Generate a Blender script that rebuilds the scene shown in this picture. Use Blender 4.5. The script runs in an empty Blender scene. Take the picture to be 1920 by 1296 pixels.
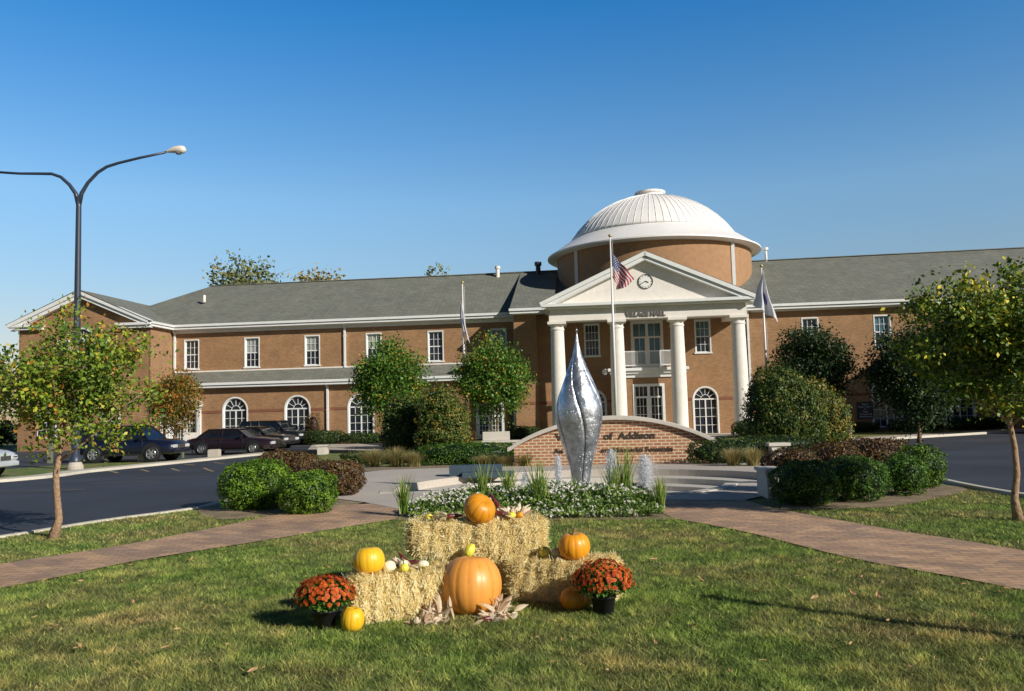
import bpy, bmesh, math, random
import numpy as np
from mathutils import Vector, Matrix, noise

S = bpy.context.scene
COL = bpy.context.collection
PI = math.pi
rad = math.radians

# ------------------------------------------------------------------ camera
FPX = 1600.0; PITCH = math.atan(124/1600); ROLL = rad(1.5); EYE = 1.5
fw = Vector((0, math.cos(PITCH), math.sin(PITCH)))
r0 = Vector((1, 0, 0)); u0 = Vector((0, -math.sin(PITCH), math.cos(PITCH)))
up = u0*math.cos(ROLL) + r0*math.sin(ROLL); rt = r0*math.cos(ROLL) - u0*math.sin(ROLL)
CAM = Vector((0, 0, EYE))
cd = bpy.data.cameras.new('camera'); cam = bpy.data.objects.new('camera', cd); COL.objects.link(cam)
cd.sensor_width = 36; cd.lens = 36*FPX/1920; cd.clip_start = 0.05; cd.clip_end = 5000
M = Matrix((rt, up, -fw)).transposed().to_4x4(); M.translation = CAM
cam.matrix_world = M
S.camera = cam

def smooth(a):
    a = min(1, max(0, a)); return a*a*(3-2*a)
def ter(x, y):
    return -0.45*smooth((y-22+max(0, -x-3)*.7)/18)
def ray(x, y): return fw + rt*((x-960)/FPX) - up*((y-648)/FPX)
def at(x, y, Y):                     # a survey helper: sight line met at distance Y
    d = ray(x, y); return CAM + d*(Y/d.y)
def gp(x, y, dz=0):                  # sight line met at the terrain
    d = ray(x, y); z = 0
    for i in range(50):
        p = CAM + d*((z-EYE)/d.z); z = .5*z + .5*(ter(p.x, p.y)+dz)
    return p

# ------------------------------------------------------------------ materials
def nt(name):
    m = bpy.data.materials.new(name); m.use_nodes = True
    t = m.node_tree; b = t.nodes['Principled BSDF']
    return m, t, b
def N(t, typ, **kw):
    n = t.nodes.new(typ)
    for k, v in kw.items():
        if k in n.inputs.keys() if isinstance(k, str) else False: n.inputs[k].default_value = v
        else: setattr(n, k, v)
    return n
def rgba(c): return (c[0], c[1], c[2], 1)
def ramp(t, fac, stops):
    r = t.nodes.new('ShaderNodeValToRGB'); e = r.color_ramp.elements
    while len(e) < len(stops): e.new(.5)
    for i, (p, c) in enumerate(stops): e[i].position = p; e[i].color = rgba(c)
    if fac is not None: t.links.new(fac, r.inputs[0])
    return r
def simple(name, col, rough=.6, metal=0., var=.12, scale=6., bump=0., spec=.5, coat=0.):
    m, t, b = nt(name)
    co = t.nodes.new('ShaderNodeTexCoord')
    n = t.nodes.new('ShaderNodeTexNoise'); n.inputs['Scale'].default_value = scale; n.inputs['Detail'].default_value = 6
    t.links.new(co.outputs['Object'], n.inputs['Vector'])
    r = ramp(t, n.outputs['Fac'], [(.3, [c*(1-var) for c in col]), (.7, [min(1, c*(1+var)) for c in col])])
    t.links.new(r.outputs[0], b.inputs['Base Color'])
    b.inputs['Roughness'].default_value = rough; b.inputs['Metallic'].default_value = metal
    b.inputs['Specular IOR Level'].default_value = spec
    b.inputs['Coat Weight'].default_value = coat
    if bump:
        bp = t.nodes.new('ShaderNodeBump'); bp.inputs['Strength'].default_value = bump; bp.inputs['Distance'].default_value = .02
        t.links.new(n.outputs['Fac'], bp.inputs['Height']); t.links.new(bp.outputs[0], b.inputs['Normal'])
    return m

def brick_mat(name, c1, c2, mortar, bw=.2, bh=.067, ms=.009, rowoff=.5, flat=False, blotch=.12):
    m, t, b = nt(name)
    co = t.nodes.new('ShaderNodeTexCoord')
    sp = t.nodes.new('ShaderNodeSeparateXYZ'); t.links.new(co.outputs['Object'], sp.inputs[0])
    cb = t.nodes.new('ShaderNodeCombineXYZ')
    if flat:
        t.links.new(sp.outputs[0], cb.inputs[0]); t.links.new(sp.outputs[1], cb.inputs[1])
    else:
        ad = t.nodes.new('ShaderNodeMath'); ad.operation = 'ADD'
        t.links.new(sp.outputs[0], ad.inputs[0]); t.links.new(sp.outputs[1], ad.inputs[1])
        t.links.new(ad.outputs[0], cb.inputs[0]); t.links.new(sp.outputs[2], cb.inputs[1])
    br = t.nodes.new('ShaderNodeTexBrick')
    br.inputs['Scale'].default_value = 1; br.inputs['Brick Width'].default_value = bw
    br.inputs['Row Height'].default_value = bh; br.inputs['Mortar Size'].default_value = ms
    br.inputs['Mortar Smooth'].default_value = .1; br.offset = rowoff
    br.inputs['Color1'].default_value = rgba(c1); br.inputs['Color2'].default_value = rgba(c2); br.inputs['Mortar'].default_value = rgba(mortar)
    t.links.new(cb.outputs[0], br.inputs['Vector'])
    n = t.nodes.new('ShaderNodeTexNoise'); n.inputs['Scale'].default_value = .7; n.inputs['Detail'].default_value = 8; n.inputs['Roughness'].default_value = .7
    t.links.new(co.outputs['Object'], n.inputs['Vector'])
    r = ramp(t, n.outputs['Fac'], [(.3, [1-blotch]*3), (.7, [1+blotch]*3)])
    mx = t.nodes.new('ShaderNodeMix'); mx.data_type = 'RGBA'; mx.blend_type = 'MULTIPLY'; mx.inputs[0].default_value = 1
    t.links.new(br.outputs['Color'], mx.inputs[6]); t.links.new(r.outputs[0], mx.inputs[7])
    t.links.new(mx.outputs[2], b.inputs['Base Color'])
    b.inputs['Roughness'].default_value = .85
    bp = t.nodes.new('ShaderNodeBump'); bp.inputs['Strength'].default_value = .5; bp.inputs['Distance'].default_value = .01; bp.invert = True
    t.links.new(br.outputs['Fac'], bp.inputs['Height']); t.links.new(bp.outputs[0], b.inputs['Normal'])
    return m

def leaf_mat(name, stops, trans=.18, rough=.5, spec=.35):
    m, t, b = nt(name)
    a = t.nodes.new('ShaderNodeAttribute'); a.attribute_name = 'tint'
    r = ramp(t, a.outputs['Fac'], stops)
    t.links.new(r.outputs[0], b.inputs['Base Color']); b.inputs['Roughness'].default_value = rough
    b.inputs['Specular IOR Level'].default_value = spec
    tr = t.nodes.new('ShaderNodeBsdfTranslucent'); t.links.new(r.outputs[0], tr.inputs['Color'])
    mx = t.nodes.new('ShaderNodeMixShader'); mx.inputs[0].default_value = trans
    t.links.new(b.outputs[0], mx.inputs[1]); t.links.new(tr.outputs[0], mx.inputs[2])
    t.links.new(mx.outputs[0], t.nodes['Material Output'].inputs[0])
    return m

def patchy_grass(name, blades):
    m, t, b = nt(name)
    g = t.nodes.new('ShaderNodeNewGeometry')
    def nz(sc, det=5, ro=.6):
        n = t.nodes.new('ShaderNodeTexNoise'); n.inputs['Scale'].default_value = sc; n.inputs['Detail'].default_value = det; n.inputs['Roughness'].default_value = ro
        t.links.new(g.outputs['Position'], n.inputs['Vector']); return n
    n1 = nz(.55, 6, .65); n2 = nz(3.2, 4)
    k = 1.0 if blades else .75
    green = ramp(t, n2.outputs['Fac'], [(.3, (.12*k, .20*k, .042*k)), (.55, (.225*k, .315*k, .078*k)), (.75, (.36*k, .42*k, .13*k))])
    dry = ramp(t, n2.outputs['Fac'], [(.3, (.26*k, .215*k, .09*k)), (.7, (.46*k, .38*k, .18*k))])
    f = ramp(t, n1.outputs['Fac'], [(.43, (0, 0, 0)), (.66, (.9, .9, .9))])
    mx = t.nodes.new('ShaderNodeMix'); mx.data_type = 'RGBA'
    t.links.new(f.outputs[0], mx.inputs[0]); t.links.new(green.outputs[0], mx.inputs[6]); t.links.new(dry.outputs[0], mx.inputs[7])
    out = mx.outputs[2]
    if blades:
        a = t.nodes.new('ShaderNodeAttribute'); a.attribute_name = 'tint'
        r = ramp(t, a.outputs['Fac'], [(0, (.38, .43, .36)), (.5, (1, 1, 1)), (.86, (1.6, 1.5, 1.2)), (1, (2.6, 2.1, 1.9))])
        m2 = t.nodes.new('ShaderNodeMix'); m2.data_type = 'RGBA'; m2.blend_type = 'MULTIPLY'; m2.inputs[0].default_value = 1
        t.links.new(out, m2.inputs[6]); t.links.new(r.outputs[0], m2.inputs[7]); out = m2.outputs[2]
    else:
        n3 = nz(22, 6, .8)
        r = ramp(t, n3.outputs['Fac'], [(.3, (.35, .35, .35)), (.7, (1.6, 1.6, 1.6))])
        m2 = t.nodes.new('ShaderNodeMix'); m2.data_type = 'RGBA'; m2.blend_type = 'MULTIPLY'; m2.inputs[0].default_value = 1
        t.links.new(out, m2.inputs[6]); t.links.new(r.outputs[0], m2.inputs[7]); out = m2.outputs[2]
        bp = t.nodes.new('ShaderNodeBump'); bp.inputs['Strength'].default_value = 1; bp.inputs['Distance'].default_value = .05
        t.links.new(n3.outputs['Fac'], bp.inputs['Height']); t.links.new(bp.outputs[0], b.inputs['Normal'])
    t.links.new(out, b.inputs['Base Color']); b.inputs['Roughness'].default_value = .75; b.inputs['Specular IOR Level'].default_value = .2
    if blades:
        tr = t.nodes.new('ShaderNodeBsdfTranslucent'); t.links.new(out, tr.inputs['Color'])
        ms = t.nodes.new('ShaderNodeMixShader'); ms.inputs[0].default_value = .3
        t.links.new(b.outputs[0], ms.inputs[1]); t.links.new(tr.outputs[0], ms.inputs[2])
        t.links.new(ms.outputs[0], t.nodes['Material Output'].inputs[0])
    return m

def ground_mat(name, c1, c2, sc=14., sc2=.35, rough=.9, bump=.5, mottling=.25):
    m, t, b = nt(name)
    g = t.nodes.new('ShaderNodeNewGeometry')
    n = t.nodes.new('ShaderNodeTexNoise'); n.inputs['Scale'].default_value = sc; n.inputs['Detail'].default_value = 8; n.inputs['Roughness'].default_value = .75
    n2 = t.nodes.new('ShaderNodeTexNoise'); n2.inputs['Scale'].default_value = sc2; n2.inputs['Detail'].default_value = 6
    t.links.new(g.outputs['Position'], n.inputs['Vector']); t.links.new(g.outputs['Position'], n2.inputs['Vector'])
    r = ramp(t, n.outputs['Fac'], [(.32, c1), (.68, c2)])
    r2 = ramp(t, n2.outputs['Fac'], [(.3, [1-mottling]*3), (.7, [1+mottling]*3)])
    mx = t.nodes.new('ShaderNodeMix'); mx.data_type = 'RGBA'; mx.blend_type = 'MULTIPLY'; mx.inputs[0].default_value = 1
    t.links.new(r.outputs[0], mx.inputs[6]); t.links.new(r2.outputs[0], mx.inputs[7])
    t.links.new(mx.outputs[2], b.inputs['Base Color']); b.inputs['Roughness'].default_value = rough
    bp = t.nodes.new('ShaderNodeBump'); bp.inputs['Strength'].default_value = bump; bp.inputs['Distance'].default_value = .015
    t.links.new(n.outputs['Fac'], bp.inputs['Height']); t.links.new(bp.outputs[0], b.inputs['Normal'])
    return m

MT = {}
MT['brick'] = brick_mat('tan brick', (.39, .20, .085), (.27, .135, .057), (.34, .24, .15), ms=.009, blotch=.17)
MT['band'] = brick_mat('red band brick', (.22, .075, .04), (.27, .10, .05), (.2, .1, .06), bw=.067, bh=.2)
MT['signbrick'] = brick_mat('sign wall brick', (.45, .20, .10), (.34, .13, .07), (.62, .50, .34), bw=.22, bh=.085, ms=.016)
MT['roof'] = brick_mat('grey shingles', (.235, .235, .19), (.17, .175, .15), (.11, .115, .10), bw=.33, bh=.09, ms=.012, blotch=.15)
MT['white'] = simple('white trim paint', (.78, .78, .76), .45, var=.04, scale=3)
MT['cream'] = simple('cream stucco', (.80, .74, .67), .8, var=.05, scale=4, bump=.2)
MT['domewhite'] = simple('painted dome metal', (.90, .87, .84), .45, var=.04, scale=.8)
MT['soffit'] = simple('soffit', (.5, .47, .42), .8, var=.05)
MT['dark'] = simple('dark bronze', (.03, .03, .035), .4, var=.1)
MT['black'] = simple('black plastic', (.02, .02, .022), .5, var=.1)
MT['interior'] = simple('dark interior', (.015, .017, .02), .9, var=.3, scale=2)
def glass_mat(name, col, rough=.06, spec=.9):
    m = simple(name, col, rough, var=.35, scale=1.2); m.node_tree.nodes['Principled BSDF'].inputs['Specular IOR Level'].default_value = spec
    return m
MT['glass'] = glass_mat('window glass', (.02, .025, .035))
MT['glassblind'] = glass_mat('window glass over pale blind', (.30, .32, .30), .15)
MT['glassteal'] = glass_mat('teal door glass', (.06, .15, .19), .1)
MT['concrete'] = ground_mat('concrete', (.44, .38, .32), (.56, .49, .42), 20, .5, .85, .3, .08)
MT['step'] = ground_mat('pool step concrete', (.50, .45, .39), (.62, .57, .50), 20, .8, .8, .2, .06)
MT['asphalt'] = ground_mat('asphalt', (.022, .027, .038), (.052, .058, .075), 60, .3, .8, .6, .38)
MT['kerb'] = ground_mat('kerb concrete', (.52, .47, .38), (.66, .60, .50), 12, .6, .85, .2, .1)
MT['mulch'] = ground_mat('bark mulch', (.10, .065, .035), (.42, .32, .20), 45, 2.5, .95, 1., .35)
MT['lawn'] = patchy_grass('lawn turf', False)
MT['blades'] = patchy_grass('grass blades', True)
MT['paint'] = ground_mat('yellow road paint', (.26, .21, .10), (.38, .30, .16), 20, 1)
def paver_mat():
    m = brick_mat('red pavers', (.60, .36, .21), (.43, .255, .155), (.28, .20, .13), bw=.21, bh=.105, ms=.008, flat=True, blotch=.18)
    t = m.node_tree; b = t.nodes['Principled BSDF']
    src = b.inputs['Base Color'].links[0].from_socket
    co = t.nodes.new('ShaderNodeTexCoord')
    mp = t.nodes.new('ShaderNodeMapping'); mp.inputs['Rotation'].default_value = (0, 0, rad(45)); mp.inputs['Scale'].default_value = (1, 1, 1)
    t.links.new(co.outputs['Object'], mp.inputs[0])
    ck = t.nodes.new('ShaderNodeTexBrick'); ck.inputs['Scale'].default_value = 1
    ck.inputs['Brick Width'].default_value = .42; ck.inputs['Row Height'].default_value = .21; ck.inputs['Mortar Size'].default_value = 0
    ck.inputs['Color1'].default_value = (1.15, 1.15, 1.1, 1); ck.inputs['Color2'].default_value = (.72, .76, .85, 1); ck.inputs['Bias'].default_value = 0
    t.links.new(mp.outputs[0], ck.inputs['Vector'])
    mx = t.nodes.new('ShaderNodeMix'); mx.data_type = 'RGBA'; mx.blend_type = 'MULTIPLY'; mx.inputs[0].default_value = 1
    t.links.new(src, mx.inputs[6]); t.links.new(ck.outputs[0], mx.inputs[7]); t.links.new(mx.outputs[2], b.inputs['Base Color'])
    return m
MT['pavers'] = paver_mat()
MT['bark'] = simple('tree bark', (.20, .13, .08), .9, var=.35, scale=18, bump=.8)
MT['barkfront'] = simple('young tree bark', (.32, .20, .12), .9, var=.3, scale=25, bump=.8)
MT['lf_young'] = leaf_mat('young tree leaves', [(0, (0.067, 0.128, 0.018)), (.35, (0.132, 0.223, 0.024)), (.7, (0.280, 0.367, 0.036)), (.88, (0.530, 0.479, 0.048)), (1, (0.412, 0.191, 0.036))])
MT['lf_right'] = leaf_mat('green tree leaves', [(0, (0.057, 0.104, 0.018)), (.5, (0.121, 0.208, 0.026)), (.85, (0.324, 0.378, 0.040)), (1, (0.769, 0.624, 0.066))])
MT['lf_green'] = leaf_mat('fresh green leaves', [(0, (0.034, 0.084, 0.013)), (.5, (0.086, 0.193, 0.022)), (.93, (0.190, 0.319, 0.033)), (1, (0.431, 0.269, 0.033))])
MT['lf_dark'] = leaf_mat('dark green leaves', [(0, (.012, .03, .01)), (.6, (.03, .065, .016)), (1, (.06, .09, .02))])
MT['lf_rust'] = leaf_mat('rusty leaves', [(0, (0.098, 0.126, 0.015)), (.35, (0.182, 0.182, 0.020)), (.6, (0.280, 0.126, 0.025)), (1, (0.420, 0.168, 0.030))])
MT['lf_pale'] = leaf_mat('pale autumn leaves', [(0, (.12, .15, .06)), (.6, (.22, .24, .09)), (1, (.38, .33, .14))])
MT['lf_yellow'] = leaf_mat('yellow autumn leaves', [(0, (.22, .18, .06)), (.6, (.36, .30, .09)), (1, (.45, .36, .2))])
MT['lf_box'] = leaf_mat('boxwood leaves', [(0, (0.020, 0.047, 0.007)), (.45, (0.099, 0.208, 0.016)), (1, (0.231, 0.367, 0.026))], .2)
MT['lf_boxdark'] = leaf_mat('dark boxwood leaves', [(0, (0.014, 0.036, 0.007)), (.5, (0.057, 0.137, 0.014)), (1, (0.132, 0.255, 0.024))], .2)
MT['lf_barb'] = leaf_mat('barberry leaves', [(0, (0.031, 0.017, 0.010)), (.4, (0.119, 0.070, 0.026)), (.75, (0.210, 0.095, 0.036)), (1, (0.154, 0.154, 0.036))], .2)
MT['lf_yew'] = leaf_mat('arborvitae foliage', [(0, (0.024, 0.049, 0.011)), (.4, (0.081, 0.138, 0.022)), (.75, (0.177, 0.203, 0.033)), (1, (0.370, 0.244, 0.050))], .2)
MT['lf_hedge'] = leaf_mat('clipped hedge leaves', [(0, (0.013, 0.029, 0.008)), (.6, (0.046, 0.085, 0.014)), (1, (0.117, 0.156, 0.025))], .2)
MT['lf_grassy'] = leaf_mat('ornamental grass blades', [(0, (0.120, 0.138, 0.035)), (.5, (0.288, 0.253, 0.080)), (1, (0.576, 0.460, 0.200))], .4)
MT['lf_spike'] = leaf_mat('green spiky blades', [(0, (0.060, 0.144, 0.022)), (.6, (0.168, 0.300, 0.044)), (1, (0.408, 0.456, 0.110))], .4)
MT['lf_bed'] = leaf_mat('bedding foliage', [(0, (.02, .05, .01)), (.5, (.11, .21, .035)), (1, (.30, .40, .07))], .3)
MT['petal_white'] = leaf_mat('white petals', [(0, (0.637, 0.612, 0.496)), (1, (0.722, 0.705, 0.624))], .3)
MT['petal_mum'] = leaf_mat('rust red mum petals', [(0, (.36, .045, .01)), (.5, (.62, .11, .018)), (1, (.80, .22, .045))], .15)
MT['straw'] = leaf_mat('straw', [(0, (.60, .42, .13)), (.35, (.90, .72, .32)), (.75, (.96, .86, .49)), (1, (.97, .92, .66))], .35, .6)
MT['husk'] = leaf_mat('dry corn husk', [(0, (.42, .24, .14)), (.3, (.80, .63, .44)), (1, (.93, .84, .66))], .3, .6)
MT['fallen'] = leaf_mat('fallen leaf', [(0, (.50, .28, .10)), (1, (.62, .42, .22))], .2)
MT['metal'] = simple('brushed aluminium', (.72, .74, .78), .28, 1., var=.25, scale=9, bump=.25)
MT['lampmetal'] = simple('dark lamp paint', (.035, .045, .07), .4, var=.1)
MT['pole'] = simple('flagpole paint', (.74, .70, .68), .35, var=.03)
MT['gold'] = simple('gilded ball', (.55, .42, .16), .3, .6, var=.05)

# ------------------------------------------------------------------ mesh helpers
class MB:
    def __init__(s): s.v = []; s.f = []; s.m = []; s.t = []
    def add(s, vs, fs, mi=0, tint=.5):
        o = len(s.v); s.v += [tuple(v) for v in vs]; s.f += [tuple(i+o for i in f) for f in fs]; s.m += [mi]*len(fs); s.t += [tint]*len(vs)
    def box(s, x0, x1, y0, y1, z0, z1, mi=0, tint=.5):
        s.add([(x0, y0, z0), (x1, y0, z0), (x1, y1, z0), (x0, y1, z0), (x0, y0, z1), (x1, y0, z1), (x1, y1, z1), (x0, y1, z1)],
              [(0, 3, 2, 1), (4, 5, 6, 7), (0, 1, 5, 4), (1, 2, 6, 5), (2, 3, 7, 6), (3, 0, 4, 7)], mi, tint)
    def bar(s, a, b, w, h=None, mi=0):       # rectangular bar from a to b
        a = Vector(a); b = Vector(b); h = h or w; d = (b-a).normalized()
        q = Vector((0, 0, 1)) if abs(d.z) < .95 else Vector((0, 1, 0))
        sx = d.cross(q).normalized()*(w/2); sz = sx.cross(d).normalized()*(h/2)
        vs = [p+i*sx+j*sz for p in (a, b) for i, j in ((-1, -1), (1, -1), (1, 1), (-1, 1))]
        s.add(vs, [(0, 1, 2, 3), (7, 6, 5, 4), (0, 4, 5, 1), (1, 5, 6, 2), (2, 6, 7, 3), (3, 7, 4, 0)], mi)
    def tube(s, pts, rs, n=10, mi=0, cap=True, tint=.5):
        pts = [Vector(p) for p in pts]
        if not hasattr(rs, '__len__'): rs = [rs]*len(pts)
        vs = []; fs = []; prev = None
        for i, p in enumerate(pts):
            d = (pts[min(i+1, len(pts)-1)]-pts[max(i-1, 0)]).normalized()
            if prev is None: q = Vector((0, 0, 1)) if abs(d.z) < .9 else Vector((1, 0, 0)); a = d.cross(q).normalized()
            else: a = (prev-d*prev.dot(d)).normalized()
            prev = a; b = d.cross(a)
            for k in range(n): th = 2*PI*k/n; vs.append(p+(a*math.cos(th)+b*math.sin(th))*rs[i])
        for i in range(len(pts)-1):
            for k in range(n): k2 = (k+1) % n; fs.append((i*n+k, i*n+k2, (i+1)*n+k2, (i+1)*n+k))
        if cap: fs.append(tuple(range(n-1, -1, -1))); fs.append(tuple((len(pts)-1)*n+k for k in range(n)))
        s.add(vs, fs, mi, tint)
    def lathe(s, prof, n=32, c=(0, 0), mi=0, a0=0, a1=2*PI, cap=True):   # prof = (r, z)
        full = abs(a1-a0-2*PI) < 1e-6; m = n if full else n+1
        vs = []; fs = []
        for r, z in prof:
            for k in range(m): th = a0+(a1-a0)*k/n; vs.append((c[0]+r*math.cos(th), c[1]+r*math.sin(th), z))
        for i in range(len(prof)-1):
            for k in range(n): k2 = (k+1) % m; fs.append((i*m+k, i*m+k2, (i+1)*m+k2, (i+1)*m+k))
        if cap and full:
            if prof[0][0] > 1e-4: fs.append(tuple(range(m-1, -1, -1)))
            if prof[-1][0] > 1e-4: fs.append(tuple((len(prof)-1)*m+k for k in range(m)))
        s.add(vs, fs, mi)
    def quads_prism(s, poly, y0, y1, mi=0):   # poly in xz, extruded along y
        n = len(poly); vs = [(x, y0, z) for x, z in poly]+[(x, y1, z) for x, z in poly]
        s.add(vs, [tuple(range(n)), tuple(range(2*n-1, n-1, -1))]+[(i, i+n, (i+1) % n+n, (i+1) % n) for i in range(n)], mi)
    def build(s, name, mats, parent=None, smooth_=False, loc=None):
        me = bpy.data.meshes.new(name); me.from_pydata(s.v, [], s.f)
        if not isinstance(mats, (list, tuple)): mats = [mats]
        for m in mats: me.materials.append(m)
        if len(mats) > 1: me.polygons.foreach_set('material_index', s.m)
        at_ = me.attributes.new('tint', 'FLOAT', 'POINT'); at_.data.foreach_set('value', s.t)
        if smooth_: me.polygons.foreach_set('use_smooth', [True]*len(me.polygons))
        me.update()
        o = bpy.data.objects.new(name, me); COL.objects.link(o)
        if parent: o.parent = parent
        if loc is not None: o.location = loc
        return o
def bevel(o, w=.01, seg=2):
    md = o.modifiers.new('b', 'BEVEL'); md.width = w; md.segments = seg; md.limit_method = 'ANGLE'; md.angle_limit = rad(40); return o
def fixn(o):
    bm = bmesh.new(); bm.from_mesh(o.data); bmesh.ops.recalc_face_normals(bm, faces=bm.faces); bm.to_mesh(o.data); bm.free(); return o
def tag(o, label, cat, group=None, kind=None):
    if label: o['label'] = label
    if cat: o['category'] = cat
    if group: o['group'] = group
    if kind: o['kind'] = kind
    return o
def thing(name, label, cat, loc=(0, 0, 0), rz=0, group=None):
    o = bpy.data.objects.new(name, None); COL.objects.link(o); o.location = loc; o.rotation_euler = (0, 0, rz); o.empty_display_size = .2
    return tag(o, label, cat, group)
def struct(o, label=None):
    o['kind'] = 'structure'
    if label: o['label'] = label; o['category'] = 'ground'
    return o
def dup(root, label=None, loc=None, rz=None, scale=None, group=None):
    def cp(o, par):
        c = o.copy(); COL.objects.link(c); c.parent = par
        for ch in list(o.children): cp(ch, c)
        return c
    r = cp(root, None)
    if label: r['label'] = label
    if loc is not None: r.location = loc
    if rz is not None: r.rotation_euler = (0, 0, rz)
    if scale: r.scale = (scale,)*3
    if group: r['group'] = group
    return r
def text_mesh(name, s, size, mat, parent=None, loc=(0, 0, 0), rot=(PI/2, 0, 0), ext=.01, align='CENTER', bold=0.0, sx=1.):
    cu = bpy.data.curves.new(name, 'FONT'); cu.body = s; cu.size = size; cu.extrude = ext; cu.align_x = align; cu.offset = bold; cu.resolution_u = 3
    t = bpy.data.objects.new(name+'_tmp', cu); COL.objects.link(t)
    bpy.context.view_layer.update()
    me = bpy.data.meshes.new_from_object(t.evaluated_get(bpy.context.evaluated_depsgraph_get()))
    bpy.data.objects.remove(t); me.materials.clear(); me.materials.append(mat)
    o = bpy.data.objects.new(name, me); COL.objects.link(o); o.parent = parent; o.location = loc; o.rotation_euler = rot; o.scale = (sx, 1, 1)
    return o

# numpy leaf / blade meshes -------------------------------------------------
def np_mesh(name, V, F, tint, mat, parent=None, loc=None, nper=4):
    me = bpy.data.meshes.new(name); nv = len(V); nf = len(F)
    me.vertices.add(nv); me.vertices.foreach_set('co', V.astype(np.float32).ravel())
    me.loops.add(nf*nper); me.loops.foreach_set('vertex_index', F.astype(np.int32).ravel())
    me.polygons.add(nf); me.polygons.foreach_set('loop_start', (np.arange(nf)*nper).astype(np.int32))
    a = me.attributes.new('tint', 'FLOAT', 'POINT'); a.data.foreach_set('value', tint.astype(np.float32))
    me.materials.append(mat); me.update(calc_edges=True)
    o = bpy.data.objects.new(name, me); COL.objects.link(o)
    if parent: o.parent = parent
    if loc is not None: o.location = loc
    return o
def leafV(P, size, rng, nrm=None, tint=None, asp=.55, up_bias=0.):
    n = len(P)
    d = rng.normal(size=(n, 3))
    if nrm is not None: d = d*.55+nrm*.9
    d[:, 2] += up_bias
    d /= np.linalg.norm(d, axis=1)[:, None]
    q = rng.normal(size=(n, 3)); a = np.cross(d, q); a /= np.linalg.norm(a, axis=1)[:, None]; b = np.cross(d, a)
    s = (size*rng.uniform(.6, 1.35, n))[:, None]
    V = np.stack([P-a*s*.5, P+b*s*.5*asp+d*s*.1, P+a*s*.5, P-b*s*.5*asp+d*s*.1], 1).reshape(-1, 3)
    t = np.repeat(rng.uniform(0, 1, n) if tint is None else tint, 4)
    return V, t
def leaves(name, P, size, rng, mat, parent=None, loc=None, nrm=None, tint=None, asp=.55, core=None):
    V, t = leafV(P, size, rng, nrm, tint, asp)
    F = np.arange(len(V)).reshape(-1, 4)
    if core is not None:
        cv, cf = core; F = np.vstack([F, cf+len(V)]); V = np.vstack([V, cv]); t = np.concatenate([t, np.zeros(len(cv))])
    return np_mesh(name, V, F, t, mat, parent, loc)

def ellipsoid_core(cs, rs, k=.86, n=12, m=8):
    V = []; F = []
    for c, r in zip(cs, rs):
        o = len(V)
        for i in range(m+1):
            ph = PI*i/m
            for j in range(n):
                th = 2*PI*j/n; V.append((c[0]+r[0]*k*math.sin(ph)*math.cos(th), c[1]+r[1]*k*math.sin(ph)*math.sin(th), c[2]+r[2]*k*math.cos(ph)))
        for i in range(m):
            for j in range(n): F.append((o+i*n+j, o+i*n+(j+1) % n, o+(i+1)*n+(j+1) % n, o+(i+1)*n+j))
    return np.array(V), np.array(F)
def vnoise(P, sc, seed):
    return np.array([noise.noise(Vector((p[0]*sc+seed, p[1]*sc-seed, p[2]*sc+seed*.3))) for p in P])

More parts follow.
